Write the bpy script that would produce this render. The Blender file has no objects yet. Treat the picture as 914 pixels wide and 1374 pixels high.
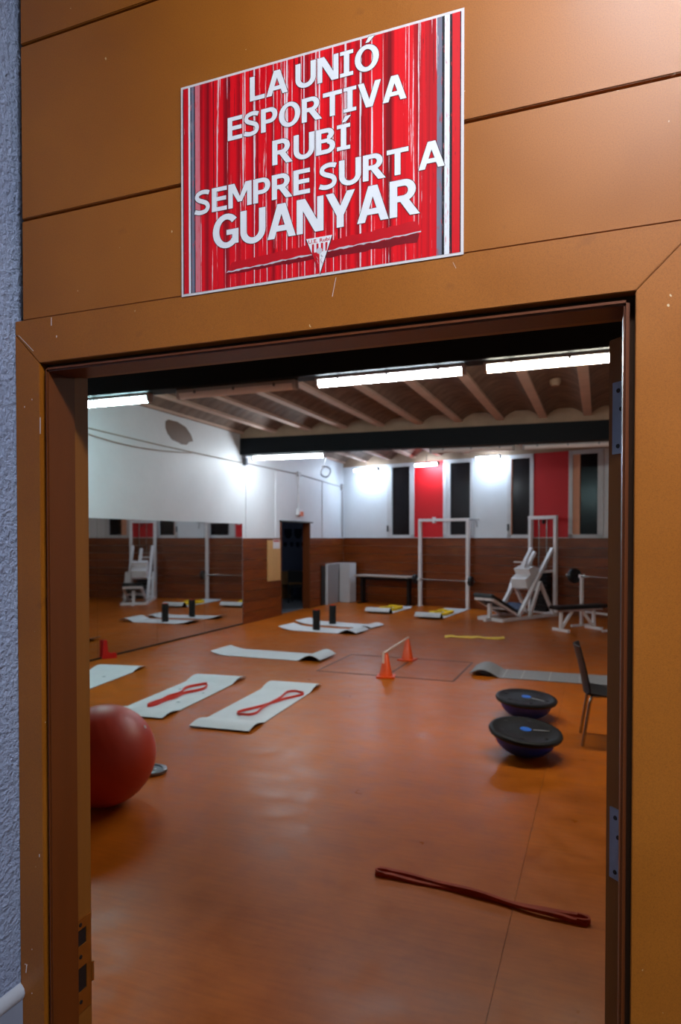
import bpy, bmesh, math, random
from mathutils import Vector, Matrix

random.seed(7)
scene = bpy.context.scene
COL = scene.collection
R = math.radians

# ------------------------------------------------------------------ camera
IMG_W, IMG_H = 914, 1374
F_PX, CX, HORIZON = 903.0, 457.0, 721.0
CAM = Vector((0.0, -0.85, 1.75))
PITCH = R(-1.0)
YAW = math.atan(349 / F_PX)
CY = HORIZON + F_PX * math.tan(-PITCH)
cd = bpy.data.cameras.new('camera')
cam = bpy.data.objects.new('camera', cd)
COL.objects.link(cam)
cam.location = CAM
cam.rotation_euler = (R(90) + PITCH, 0, YAW)
cd.sensor_fit = 'HORIZONTAL'
cd.sensor_width = 24.0
cd.lens = F_PX * 24.0 / IMG_W
cd.shift_x = 0.0
cd.shift_y = (CY - IMG_H / 2) / IMG_W
cd.clip_start = 0.02
cd.dof.use_dof = True
cd.dof.focus_distance = 1.0
cd.dof.aperture_fstop = 7.0
scene.camera = cam

# ------------------------------------------------------------------ world (night outside) and exposure
world = bpy.data.worlds.new('night_sky')
scene.world = world
world.use_nodes = True
world.node_tree.nodes['Background'].inputs[0].default_value = (0.012, 0.018, 0.035, 1)
world.node_tree.nodes['Background'].inputs[1].default_value = 1.0
vs = scene.view_settings
vs.view_transform = 'Standard'
vs.look = 'None'
vs.gamma = 1.0
vs.use_curve_mapping = False
vs.exposure = 2.0

LAMP = 21.0          # emission of the gym tubes
HALL = 16.0           # emission of the corridor lamp

# ------------------------------------------------------------------ pixel -> place
FW = Vector((-math.sin(YAW) * math.cos(PITCH), math.cos(YAW) * math.cos(PITCH), math.sin(PITCH)))
RT = Vector((math.cos(YAW), math.sin(YAW), 0))
UP = RT.cross(FW)

def ray(x, y):
    return FW + RT * ((x - CX) / F_PX) - UP * ((y - CY) / F_PX)

def on_plane(x, y, axis, val):
    r = ray(x, y)
    return CAM + r * ((val - CAM[axis]) / r[axis])

def on_floor(x, y):
    return on_plane(x, y, 2, 0.0)

# ------------------------------------------------------------------ materials
def rgb(r, g, b):
    def f(c):
        c /= 255.0
        return c / 12.92 if c <= 0.04045 else ((c + 0.055) / 1.055) ** 2.4
    return (f(r), f(g), f(b), 1.0)

class Nodes:
    def __init__(self, name):
        self.m = bpy.data.materials.new(name)
        self.m.use_nodes = True
        self.t = self.m.node_tree
        self.b = self.t.nodes['Principled BSDF']
    def new(self, kind, **kw):
        n = self.t.nodes.new(kind)
        for k, v in kw.items():
            setattr(n, k, v)
        return n
    def link(self, a, b):
        self.t.links.new(a, b)
    def coords(self, scale=(1, 1, 1), rot=(0, 0, 0), world=False):
        if world:
            g = self.new('ShaderNodeNewGeometry').outputs['Position']
        else:
            g = self.new('ShaderNodeTexCoord').outputs['Object']
        mp = self.new('ShaderNodeMapping')
        mp.inputs['Scale'].default_value = scale
        mp.inputs['Rotation'].default_value = rot
        self.link(g, mp.inputs['Vector'])
        return mp.outputs['Vector']
    def noise(self, vec, scale, detail=4, rough=0.55, dist=0.0):
        n = self.new('ShaderNodeTexNoise')
        n.inputs['Scale'].default_value = scale
        n.inputs['Detail'].default_value = detail
        n.inputs['Roughness'].default_value = rough
        n.inputs['Distortion'].default_value = dist
        self.link(vec, n.inputs['Vector'])
        return n.outputs['Fac']
    def ramp(self, fac, stops, interp='LINEAR'):
        r = self.new('ShaderNodeValToRGB')
        r.color_ramp.interpolation = interp
        els = r.color_ramp.elements
        while len(els) < len(stops):
            els.new(0.5)
        for e, (p, c) in zip(els, stops):
            e.position = p
            e.color = c if len(c) == 4 else (*c, 1)
        self.link(fac, r.inputs['Fac'])
        return r.outputs['Color']
    def mix(self, fac, a, b, mode='MIX'):
        n = self.new('ShaderNodeMix', data_type='RGBA', blend_type=mode)
        for i, v in ((0, fac), (6, a), (7, b)):
            if isinstance(v, (int, float, tuple)):
                n.inputs[i].default_value = v
            else:
                self.link(v, n.inputs[i])
        return n.outputs[2]
    def bump(self, h, strength=0.2, dist=0.01):
        n = self.new('ShaderNodeBump')
        n.inputs['Strength'].default_value = strength
        n.inputs['Distance'].default_value = dist
        self.link(h, n.inputs['Height'])
        self.link(n.outputs['Normal'], self.b.inputs['Normal'])
    def color(self, c):
        if isinstance(c, tuple):
            self.b.inputs['Base Color'].default_value = c
        else:
            self.link(c, self.b.inputs['Base Color'])
    def rough(self, v):
        if isinstance(v, (int, float)):
            self.b.inputs['Roughness'].default_value = v
        else:
            self.link(v, self.b.inputs['Roughness'])

def scl(c, k):
    return (min(1, c[0] * k), min(1, c[1] * k), min(1, c[2] * k), 1)

def simple(name, c, rough=0.5, var=0.12, nscale=6.0, metal=0.0, bump=0.0, bscale=60.0, spec=0.5, world=False, stretch=(1, 1, 1)):
    n = Nodes(name)
    v = n.coords(stretch, world=world)
    f = n.noise(v, nscale)
    n.color(n.ramp(f, [(0.25, scl(c, 1 - var)), (0.75, scl(c, 1 + var))]))
    n.rough(rough)
    n.b.inputs['Metallic'].default_value = metal
    n.b.inputs['Specular IOR Level'].default_value = spec
    if bump:
        n.bump(n.noise(v, bscale, 3), bump, 0.004)
    return n.m

def emissive(name, c, strength):
    n = Nodes(name)
    n.color((0.8, 0.8, 0.8, 1))
    n.b.inputs['Emission Color'].default_value = (*c, 1)
    n.b.inputs['Emission Strength'].default_value = strength
    return n.m

M = {}

def make_mdf():
    n = Nodes('varnished_fibreboard')
    v = n.coords((1, 1, 1), world=True)
    big = n.noise(v, 3.0, 3)
    fine = n.noise(v, 760.0, 3, 0.6)
    base = n.ramp(big, [(0.3, rgb(150, 84, 18)), (0.7, rgb(172, 100, 25))])
    dark = n.ramp(fine, [(0.25, (0.68, 0.65, 0.62, 1)), (0.5, (1, 1, 1, 1)), (0.8, (1.2, 1.18, 1.15, 1))])
    c = n.mix(1.0, base, dark, 'MULTIPLY')
    spots = n.noise(v, 24.0, 2, 0.5)
    c = n.mix(n.ramp(spots, [(0.70, (0, 0, 0, 1)), (0.78, (0.35, 0.35, 0.35, 1))]), c, rgb(110, 60, 22))
    chips = n.noise(v, 90.0, 1, 0.4, 0.6)
    c = n.mix(n.ramp(chips, [(0.795, (0, 0, 0, 1)), (0.81, (0.8, 0.8, 0.8, 1))]), c, rgb(225, 205, 170))
    n.color(c)
    n.rough(n.ramp(big, [(0.3, (0.38, 0.38, 0.38, 1)), (0.7, (0.5, 0.5, 0.5, 1))]))
    n.bump(fine, 0.05, 0.001)
    return n.m
M['mdf'] = make_mdf()
M['frame_wood'] = simple('dark_varnished_frame_wood', rgb(100, 47, 12), 0.4, 0.12, 5, bump=0.05, bscale=200, world=True, stretch=(6, 6, 0.6))
M['leaf_wood'] = simple('door_leaf_wood', rgb(130, 76, 26), 0.42, 0.12, 5, bump=0.05, world=True, stretch=(6, 6, 0.6))
M['core'] = simple('partition_core', rgb(80, 48, 24), 0.8)

def make_stucco():
    n = Nodes('grey_blue_stucco')
    v = n.coords(world=True)
    a = n.noise(v, 105.0, 5, 0.6)
    b = n.noise(v, 4.0, 2)
    n.color(n.ramp(b, [(0.3, rgb(162, 176, 212)), (0.7, rgb(178, 192, 226))]))
    n.rough(0.6)
    n.bump(a, 1.0, 0.02)
    return n.m
M['stucco'] = make_stucco()
M['tile'] = simple('pale_grey_tile', rgb(136, 144, 164), 0.3, 0.05, 3, world=True)
M['tile_cap'] = simple('white_tile_cap', rgb(176, 180, 192), 0.3, 0.04, 3, world=True)

def make_floor():
    n = Nodes('orange_linoleum')
    v = n.coords(world=True)
    big = n.noise(v, 0.55, 5, 0.6)
    mid = n.noise(v, 5.0, 6, 0.65)
    streak = n.noise(n.coords((1.2, 14, 1), world=True), 3.0, 5, 0.6)
    c = n.ramp(big, [(0.30, rgb(164, 82, 16)), (0.5, rgb(186, 95, 18)), (0.72, rgb(206, 110, 26))])
    c = n.mix(0.55, c, n.ramp(mid, [(0.25, (0.62, 0.58, 0.55, 1)), (0.55, (1, 1, 1, 1)), (0.8, (1.18, 1.16, 1.14, 1))]), 'MULTIPLY')
    c = n.mix(0.35, c, n.ramp(streak, [(0.3, (0.7, 0.68, 0.66, 1)), (0.6, (1.08, 1.08, 1.08, 1))]), 'MULTIPLY')
    sp = n.noise(v, 38.0, 2, 0.4)
    c = n.mix(n.ramp(sp, [(0.80, (0, 0, 0, 1)), (0.84, (0.4, 0.4, 0.4, 1))]), c, rgb(70, 40, 24))
    n.color(c)
    n.rough(n.ramp(mid, [(0.3, (0.27, 0.27, 0.27, 1)), (0.7, (0.45, 0.45, 0.45, 1))]))
    n.b.inputs['Specular IOR Level'].default_value = 0.12
    n.bump(mid, 0.08, 0.01)
    return n.m
M['floor'] = make_floor()
M['joint'] = simple('dark_floor_joint', rgb(104, 56, 28), 0.8)
M['hatch_trim'] = simple('brown_hatch_trim', rgb(92, 52, 34), 0.6)

def make_plaster(name, c, dirt):
    n = Nodes(name)
    v = n.coords(world=True)
    a = n.noise(v, 1.1, 5, 0.6)
    b = n.noise(v, 7.0, 4, 0.6)
    col = n.ramp(a, [(0.25, scl(c, 0.9)), (0.7, c)])
    col = n.mix(n.ramp(b, [(0.62, (0, 0, 0, 1)), (0.8, (dirt, dirt, dirt, 1))]), col, scl(c, 0.7))
    n.color(col)
    n.rough(0.55)
    n.bump(b, 0.15, 0.02)
    return n.m
M['white_wall'] = make_plaster('white_painted_plaster', rgb(226, 228, 232), 0.2)
M['red_wall'] = make_plaster('red_painted_plaster', rgb(208, 0, 16), 0.2)
M['raw_patch'] = make_plaster('bare_brown_plaster', rgb(110, 80, 60), 0.5)

def make_plank():
    n = Nodes('brown_wall_plank')
    oi = n.new('ShaderNodeObjectInfo').outputs['Random']
    v = n.coords((0.7, 0.7, 9), world=True)
    g = n.noise(v, 3.0, 6, 0.65, 0.6)
    c = n.ramp(g, [(0.25, rgb(86, 36, 10)), (0.5, rgb(122, 56, 14)), (0.75, rgb(150, 76, 22))])
    c = n.mix(1.0, c, n.ramp(oi, [(0, (0.8, 0.8, 0.8, 1)), (1, (1.15, 1.12, 1.08, 1))]), 'MULTIPLY')
    w = n.noise(n.coords(world=True), 1.6, 4, 0.6)
    c = n.mix(n.ramp(w, [(0.6, (0, 0, 0, 1)), (0.75, (0.4, 0.4, 0.4, 1))]), c, rgb(150, 92, 42))
    n.color(c)
    n.rough(0.36)
    n.bump(g, 0.1, 0.004)
    return n.m
M['plank'] = make_plank()
M['pale_board'] = simple('pale_pine_board', rgb(206, 158, 100), 0.5, 0.08, 4, stretch=(3, 3, 0.4), world=True)

def make_vault():
    n = Nodes('grey_brown_vault_tile')
    v = n.coords(world=True)
    w = n.new('ShaderNodeTexWave', wave_type='BANDS', bands_direction='Y')
    w.inputs['Scale'].default_value = 1.3
    w.inputs['Distortion'].default_value = 1.2
    n.link(v, w.inputs['Vector'])
    a = n.noise(v, 3.5, 5, 0.6)
    c = n.ramp(a, [(0.3, rgb(104, 84, 72)), (0.7, rgb(134, 112, 98))])
    c = n.mix(0.35, c, n.ramp(w.outputs['Fac'], [(0.0, (0.55, 0.52, 0.5, 1)), (0.35, (1, 1, 1, 1))]), 'MULTIPLY')
    n.color(c)
    n.rough(0.85)
    n.bump(w.outputs['Fac'], 0.3, 0.02)
    return n.m
M['vault'] = make_vault()
M['joist'] = simple('pinkish_concrete_joist', rgb(198, 168, 150), 0.8, 0.1, 4, world=True)
M['beam_trim'] = simple('tan_plaster_ledge', rgb(160, 134, 112), 0.8, 0.2, 3, world=True)
M['beam'] = simple('blue_black_beam_paint', rgb(11, 15, 21), 0.6, 0.15, 2, world=True, spec=0.2)

def make_mirror():
    n = Nodes('wall_mirror_glass')
    n.color((0.66, 0.68, 0.68, 1))
    n.b.inputs['Metallic'].default_value = 1.0
    v = n.coords(world=True)
    n.rough(n.ramp(n.noise(v, 2.0, 3), [(0.3, (0.015, 0.015, 0.015, 1)), (0.8, (0.05, 0.05, 0.05, 1))]))
    return n.m
M['mirror'] = make_mirror()
M['mirror_edge'] = simple('dark_mirror_edge', rgb(48, 40, 34), 0.4)

def make_glass():
    n = Nodes('dark_night_glass')
    v = n.coords(world=True)
    n.color(n.ramp(n.noise(v, 1.4, 3), [(0.3, rgb(20, 18, 22)), (0.7, rgb(36, 28, 28))]))
    n.rough(0.18)
    n.b.inputs['Specular IOR Level'].default_value = 0.2
    return n.m
M['glass'] = make_glass()
M['win_frame'] = simple('white_window_frame', rgb(206, 204, 206), 0.4, 0.05)
M['win_reveal'] = simple('salmon_window_reveal', rgb(226, 160, 126), 0.6, 0.05)
M['white_steel'] = simple('white_painted_steel', rgb(240, 236, 238), 0.35, 0.05)
M['grey_steel'] = simple('grey_steel', rgb(120, 122, 128), 0.35, 0.1, metal=0.8)
M['chrome'] = simple('dull_chrome', rgb(170, 168, 164), 0.25, 0.05, metal=1.0)
M['zinc'] = simple('zinc_hinge', rgb(150, 164, 184), 0.38, 0.12, 30, metal=0.55)
M['brass'] = simple('dull_brass', rgb(176, 112, 44), 0.35, 0.15, 30, metal=0.75)
M['black'] = simple('black_plastic', rgb(20, 20, 22), 0.45, 0.2, 20)
M['black_vinyl'] = simple('black_vinyl', rgb(16, 17, 20), 0.4, 0.2, 10)
M['blue_vinyl'] = simple('blue_vinyl', rgb(34, 52, 92), 0.45, 0.1, 10)
M['bosu_blue'] = simple('deep_blue_rubber', rgb(28, 60, 182), 0.4, 0.1, 10)
M['bosu_logo'] = simple('bright_blue_badge', rgb(40, 110, 210), 0.35, 0.05)
M['bosu_top'] = simple('black_platform_plastic', rgb(22, 22, 24), 0.42, 0.2, 12, bump=0.1, bscale=90, spec=0.3)
M['ball'] = simple('red_rubber_ball', rgb(186, 58, 38), 0.45, 0.06, 6, bump=0.05, bscale=40)
M['mat_top'] = simple('pale_grey_mat', rgb(216, 218, 222), 0.6, 0.05, 5, bump=0.1, bscale=120)
M['mat_under'] = simple('black_mat_underside', rgb(24, 24, 26), 0.8)
M['mat_grey'] = simple('ribbed_grey_mat', rgb(150, 148, 150), 0.65, 0.1, 40, bump=0.4, bscale=160)
M['mat_print'] = simple('grey_mat_print', rgb(120, 134, 142), 0.6)
M['red_band'] = simple('red_latex_band', rgb(228, 46, 18), 0.45, 0.08, 10)
M['brown_band'] = simple('dark_red_latex_band', rgb(164, 56, 16), 0.65, 0.2, 14, spec=0.2)
M['yellow_band'] = simple('yellow_latex_band', rgb(255, 204, 0), 0.6, 0.08, 10)
M['cone'] = simple('orange_cone_plastic', rgb(240, 84, 22), 0.4, 0.06, 8)
M['rod'] = simple('white_plastic_rod', rgb(240, 214, 196), 0.4, 0.05)
M['roller'] = simple('black_foam', rgb(20, 20, 20), 0.8, 0.2, 30)
M['roller_cap'] = simple('orange_red_core', rgb(226, 70, 34), 0.5, 0.1)
M['red_plastic'] = simple('red_plastic', rgb(208, 26, 22), 0.4, 0.08)
M['table_top'] = simple('pale_laminate', rgb(196, 184, 176), 0.4, 0.05)
M['white_box'] = simple('white_polystyrene', rgb(214, 216, 222), 0.7, 0.04)
M['grey_panel'] = simple('speckled_grey_panel', rgb(150, 146, 146), 0.75, 0.15, 60)
M['paper'] = simple('white_paper', rgb(222, 214, 214), 0.7, 0.03)
M['red_ink'] = simple('red_ink', rgb(190, 60, 60), 0.7, 0.03)
M['fixture'] = simple('grey_lamp_housing', rgb(176, 172, 172), 0.5, 0.06)
M['diffuser_off'] = simple('unlit_pinkish_diffuser', rgb(240, 230, 228), 0.35, 0.05)
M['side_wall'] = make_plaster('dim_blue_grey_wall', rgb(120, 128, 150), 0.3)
M['side_floor'] = simple('grey_side_floor', rgb(104, 108, 116), 0.5)
M['navy_cloth'] = simple('navy_pennant_cloth', rgb(28, 34, 54), 0.8)
M['desk_wood'] = simple('tan_desk_wood', rgb(170, 126, 80), 0.5, 0.1, 5)
M['hall_floor'] = simple('corridor_tile_floor', rgb(78, 66, 58), 0.4, 0.1, 4, world=True)
M['hall_white'] = make_plaster('corridor_grey_plaster', rgb(140, 142, 150), 0.1)
M['cable'] = simple('grey_cable', rgb(170, 160, 150), 0.6)
M['conduit'] = simple('grey_conduit', rgb(168, 164, 166), 0.5)
M['white_conduit'] = simple('white_conduit', rgb(226, 226, 230), 0.5)
M['lens_orange'] = simple('orange_lens', rgb(226, 120, 84), 0.4)

# ------------------------------------------------------------------ mesh building
class MB:
    """Collects boxes, tubes and sheets and links them as one mesh object."""
    def __init__(self):
        self.v, self.f = [], []
    def add(self, verts, faces, mtx=None):
        k = len(self.v)
        for p in verts:
            p = Vector(p)
            self.v.append(tuple(mtx @ p if mtx else p))
        self.f += [tuple(i + k for i in f) for f in faces]
        return self
    def box(self, a, b, mtx=None):
        x0, x1 = sorted((a[0], b[0])); y0, y1 = sorted((a[1], b[1])); z0, z1 = sorted((a[2], b[2]))
        v = [(x0, y0, z0), (x1, y0, z0), (x1, y1, z0), (x0, y1, z0), (x0, y0, z1), (x1, y0, z1), (x1, y1, z1), (x0, y1, z1)]
        f = [(0, 3, 2, 1), (4, 5, 6, 7), (0, 1, 5, 4), (1, 2, 6, 5), (2, 3, 7, 6), (3, 0, 4, 7)]
        return self.add(v, f, mtx)
    def bar(self, p, q, w, h=None, up=(0, 0, 1)):
        """rectangular tube between two points"""
        h = h or w
        p, q = Vector(p), Vector(q)
        d = (q - p).normalized()
        u = Vector(up)
        if abs(d.dot(u)) > 0.98:
            u = Vector((0, 1, 0))
        s = d.cross(u).normalized()
        t = s.cross(d)
        v = []
        for c in (p, q):
            for a, b in ((-1, -1), (1, -1), (1, 1), (-1, 1)):
                v.append(c + s * (a * w / 2) + t * (b * h / 2))
        return self.add(v, [(0, 1, 2, 3), (7, 6, 5, 4), (0, 4, 5, 1), (1, 5, 6, 2), (2, 6, 7, 3), (3, 7, 4, 0)])
    def tube(self, pts, r, seg=10, closed=False):
        pts = [Vector(p) for p in pts]
        n = len(pts)
        k = len(self.v)
        prev = None
        for i, p in enumerate(pts):
            if closed:
                d = (pts[(i + 1) % n] - pts[i - 1])
            else:
                d = pts[min(i + 1, n - 1)] - pts[max(i - 1, 0)]
            d.normalize()
            if prev is None:
                a = Vector((0, 0, 1)) if abs(d.z) < 0.9 else Vector((1, 0, 0))
                s = d.cross(a).normalized()
            else:
                s = (prev - d * prev.dot(d)).normalized()
            prev = s
            t = d.cross(s)
            rr = r[i] if isinstance(r, (list, tuple)) else r
            for j in range(seg):
                an = 2 * math.pi * j / seg
                self.v.append(tuple(p + s * (math.cos(an) * rr) + t * (math.sin(an) * rr)))
        m = n if closed else n - 1
        for i in range(m):
            i2 = (i + 1) % n
            for j in range(seg):
                j2 = (j + 1) % seg
                self.f.append((k + i * seg + j, k + i * seg + j2, k + i2 * seg + j2, k + i2 * seg + j))
        if not closed:
            self.f.append(tuple(k + j for j in reversed(range(seg))))
            self.f.append(tuple(k + (n - 1) * seg + j for j in range(seg)))
        return self
    def lathe(self, prof, seg=32, mtx=None):
        """prof: list of (radius, z) from bottom to top"""
        k0 = []
        v, f = [], []
        for r, z in prof:
            if r <= 1e-6:
                k0.append([len(v)]); v.append((0, 0, z))
            else:
                k0.append(list(range(len(v), len(v) + seg)))
                for j in range(seg):
                    a = 2 * math.pi * j / seg
                    v.append((r * math.cos(a), r * math.sin(a), z))
        for a, b in zip(k0, k0[1:]):
            for j in range(seg):
                j2 = (j + 1) % seg
                q = [a[j % len(a)], a[j2 % len(a)], b[j2 % len(b)], b[j % len(b)]]
                q2 = []
                for i in q:
                    if i not in q2:
                        q2.append(i)
                if len(q2) > 2:
                    f.append(tuple(q2))
        if len(k0[0]) > 1:
            f.append(tuple(reversed(k0[0])))
        if len(k0[-1]) > 1:
            f.append(tuple(k0[-1]))
        return self.add(v, f, mtx)
    def prism(self, poly, a, b, axis='z'):
        """extrude a 2D polygon between a and b along an axis"""
        n = len(poly)
        def put(p, h):
            return {'z': (p[0], p[1], h), 'y': (p[0], h, p[1]), 'x': (h, p[0], p[1])}[axis]
        v = [put(p, a) for p in poly] + [put(p, b) for p in poly]
        f = [tuple(reversed(range(n))), tuple(range(n, 2 * n))]
        for i in range(n):
            j = (i + 1) % n
            f.append((i, j, n + j, n + i))
        return self.add(v, f)
    def ribbon(self, pts, w, th, closed=True):
        """a band standing on edge that follows a path: w is its height, th its thickness"""
        pts = [Vector(p) for p in pts]
        n = len(pts)
        k = len(self.v)
        for i, p in enumerate(pts):
            d = (pts[(i + 1) % n] - pts[i - 1]) if closed else pts[min(i + 1, n - 1)] - pts[max(i - 1, 0)]
            d.z = 0
            d.normalize()
            s = Vector((-d.y, d.x, 0)) * (th / 2)
            for q in (p - s, p + s, p + s + Vector((0, 0, w)), p - s + Vector((0, 0, w))):
                self.v.append(tuple(q))
        m = n if closed else n - 1
        for i in range(m):
            i2 = (i + 1) % n
            for j in range(4):
                j2 = (j + 1) % 4
                self.f.append((k + i * 4 + j, k + i2 * 4 + j, k + i2 * 4 + j2, k + i * 4 + j2))
        if not closed:
            self.f.append((k, k + 1, k + 2, k + 3))
            e = k + (n - 1) * 4
            self.f.append((e + 3, e + 2, e + 1, e))
        return self
    def build(self, name, mat, parent=None, smooth=False, bevel=0.0, loc=None):
        me = bpy.data.meshes.new(name)
        me.from_pydata(self.v, [], self.f)
        bm = bmesh.new()
        bm.from_mesh(me)
        bmesh.ops.recalc_face_normals(bm, faces=bm.faces)
        if bevel:
            bmesh.ops.bevel(bm, geom=list(bm.edges), offset=bevel, segments=2, affect='EDGES', clamp_overlap=True)
        bm.to_mesh(me)
        bm.free()
        me.materials.append(mat)
        if smooth:
            me.polygons.foreach_set('use_smooth', [True] * len(me.polygons))
            me.set_sharp_from_angle(angle=R(40))
        o = bpy.data.objects.new(name, me)
        COL.objects.link(o)
        if parent:
            o.parent = parent
        if loc is not None:
            o.location = loc
        return o

def tag(o, label, cat, group=None):
    o['label'] = label
    o['category'] = cat
    if group:
        o['group'] = group
    return o

def thing(name, label, cat, loc=(0, 0, 0), rotz=0.0, group=None):
    o = bpy.data.objects.new(name, None)
    o.empty_display_size = 0.1
    COL.objects.link(o)
    o.location = loc
    o.rotation_euler = (0, 0, rotz)
    return tag(o, label, cat, group)

def struct(name, label, cat, loc=(0, 0, 0), rotz=0.0):
    o = thing(name, label, cat, loc, rotz)
    o['kind'] = 'structure'
    return o

def share(src, name, parent, loc=(0, 0, 0), scale=(1, 1, 1), rot=(0, 0, 0)):
    o = bpy.data.objects.new(name, src.data)
    COL.objects.link(o)
    o.parent = parent
    o.location = loc
    o.scale = scale
    o.rotation_euler = rot
    return o

# ------------------------------------------------------------------ main measures (metres)
X_LEFT, X_RIGHT = -6.70, 3.40
CORNER = Vector((X_LEFT, 16.70, 0))
SKEW = math.atan(0.262)            # the far wall is not parallel to the entrance wall
WDIR = Vector((math.cos(SKEW), -math.sin(SKEW), 0))
WNRM = Vector((-math.sin(SKEW), -math.cos(SKEW), 0))   # into the room
WAINSCOT = 1.735
CEIL = 3.80

def on_back(x, y, off=0.0):
    """pixel -> (distance along the far wall, height) on a plane off metres in front of it"""
    r = ray(x, y)
    t = (CORNER + WNRM * off - CAM).dot(WNRM) / r.dot(WNRM)
    p = CAM + r * t
    return (p - CORNER).dot(WDIR), p.z

def S(x, off=0.0):
    return on_back(x, HORIZON, off)[0]

def Zb(x, y, off=0.0):
    return on_back(x, y, off)[1]

def back_root(fn, name, label, cat, s=0.0, off=0.0, **kw):
    p = CORNER + WDIR * s + WNRM * off
    return fn(name, label, cat, p, -SKEW, **kw)

# ================================================================== STRUCTURE
# ---- floor: sheets of linoleum with seams
fl = struct('floor', 'orange brown linoleum gym floor with scuffs and thin seams', 'floor')
MB().box((X_LEFT - 0.1, 0.02, -0.12), (X_RIGHT + 0.1, 16.75, -0.006)).build('subfloor', M['joint'], fl)
xs = [X_LEFT - 0.1]
x = -0.375
while x < X_RIGHT:
    xs.append(x)
    x += 2.0
xs.append(X_RIGHT + 0.1)
for a, b in zip(xs, xs[1:]):
    MB().box((a + 0.0011, 0.02, -0.006), (b - 0.0011, 16.75, 0.0)).build('linoleum_sheet', M['floor'], fl)
# floor hatch: a slightly proud dark trim around a trapdoor
h0, h1, hy0, hy1 = -3.46, -1.66, 7.24, 8.56
MB().box((h0, hy0 - 0.012, 0), (h1, hy0 + 0.012, 0.003)).build('hatch_trim', M['hatch_trim'], fl)
MB().box((h0, hy1 - 0.012, 0), (h1, hy1 + 0.012, 0.003)).build('hatch_trim', M['hatch_trim'], fl)
for hx in (h0, h1, (h0 + h1) / 2 + 0.05):
    MB().box((hx - 0.012, hy0, 0), (hx + 0.012, hy1, 0.003)).build('hatch_trim', M['hatch_trim'], fl)

# ---- ceiling: joists with small vaults between, on two dark beams
ce = struct('ceiling', 'ceiling of pinkish concrete joists with small brown vaults between them', 'ceiling')
MB().box((X_LEFT - 0.1, 0.02, 4.06), (X_RIGHT + 0.1, 17.0, 4.16)).build('roof_slab', M['vault'], ce)
JP = 0.719
jx = [-5.247 + JP * k for k in range(-2, 13)]
jx = [q for q in jx if X_LEFT - 0.02 < q < X_RIGHT]
joist0 = None
for q in jx:
    if joist0 is None:
        joist0 = MB().box((-0.065, 0.03, CEIL), (0.065, 16.9, CEIL + 0.12)).build('joist', M['joist'], ce, loc=(q, 0, 0))
    else:
        share(joist0, 'joist', ce, (q, 0, 0))
vault0 = None
for q in [jx[0] - JP] + jx:
    mid = q + JP / 2
    if vault0 is None:
        mb = MB()
        w, rise, n = JP - 0.12, 0.13, 10
        prof = []
        for i in range(n + 1):
            t = -1 + 2 * i / n
            prof.append((t * w / 2, CEIL + 0.035 + rise * (1 - t * t)))
        v = [(px, yy, pz) for yy in (0.03, 16.9) for px, pz in prof]
        f = [(i, i + 1, n + 2 + i, n + 1 + i) for i in range(n)]
        vault0 = mb.add(v, f).build('vault', M['vault'], ce, True, loc=(mid, 0, 0))
    else:
        share(vault0, 'vault', ce, (mid, 0, 0))
p = on_plane(745, 515, 2, 3.90)
MB().lathe([(0.0, -0.06), (0.05, -0.055), (0.075, -0.02), (0.08, 0.04), (0, 0.04)], 12).build('ceiling_rose', M['beam_trim'], ce, True, loc=(p.x, p.y, 3.93))

b1 = struct('trim_1', 'dark blue black roof beam just inside the gym entrance', 'beam')
MB().box((X_LEFT, 5.42, 3.39), (X_RIGHT, 5.65, CEIL + 0.2)).build('beam_body', M['beam'], b1, bevel=0.008)
b2 = struct('trim_2', 'dark blue black roof beam across the middle of the gym', 'beam', (X_LEFT, 10.93, 0), math.atan(0.33 / 6.7))
MB().box((0, 0, 3.39), (10.1, 0.23, 3.715)).build('beam_body', M['beam'], b2, bevel=0.008)
MB().box((0, 0.01, 3.715), (10.1, 0.22, 3.95)).build('plaster_ledge', M['beam_trim'], b2)

# ---- left wall with wainscot, doorway, bare patch
DY0, DY1, DZ = 12.72, 14.36, 2.10
wl = struct('wall_left', 'white plaster side wall of the gym with brown plank wainscot', 'wall')
MB().box((X_LEFT - 0.15, 0.1, 0), (X_LEFT, DY0, 4.06)).box((X_LEFT - 0.15, DY1, 0), (X_LEFT, 16.95, 4.06)).box((X_LEFT - 0.15, DY0, DZ), (X_LEFT, DY1, 4.06)).build('plaster', M['white_wall'], wl)
PH = 0.217
def plank_rows(parent, spans, along, mat):
    """rows of horizontal boards with recessed joints; along(a, b, z0, z1, proud) -> box corners"""
    for r_ in range(8):
        z0 = 0.002 + r_ * PH
        for a, b in spans:
            n = max(1, round((b - a) / 2.4))
            for i in range(n):
                s0 = a + (b - a) * i / n
                s1 = a + (b - a) * (i + 1) / n
                pr = 0.02 + random.uniform(-0.003, 0.003)
                A, B = along(s0 + 0.002, s1 - 0.002, z0, z0 + PH - 0.006, pr)
                MB().box(A, B).build('plank', mat, parent)
plank_rows(wl, [(11.03, DY0), (DY1, 16.66)], lambda a, b, z0, z1, pr: ((X_LEFT, a, z0), (X_LEFT + pr, b, z1)), M['plank'])
st = [(222, 565), (226, 563), (238, 566), (249, 573), (256, 583), (259, 592), (254, 593), (250, 597), (243, 596), (240, 594), (231, 590), (225, 582), (222, 574)]
poly = []
for px, py in st:
    q = on_plane(px, py, 0, X_LEFT)
    poly.append((q.y, q.z))
MB().prism(poly, X_LEFT - 0.01, X_LEFT + 0.004, 'x').build('bare_patch', M['raw_patch'], wl)
# plaster skirting line along the ceiling
MB().box((X_LEFT, 0.2, CEIL + 0.0), (X_LEFT + 0.03, 16.6, CEIL + 0.06)).build('ceiling_ledge', M['beam_trim'], wl)

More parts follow.
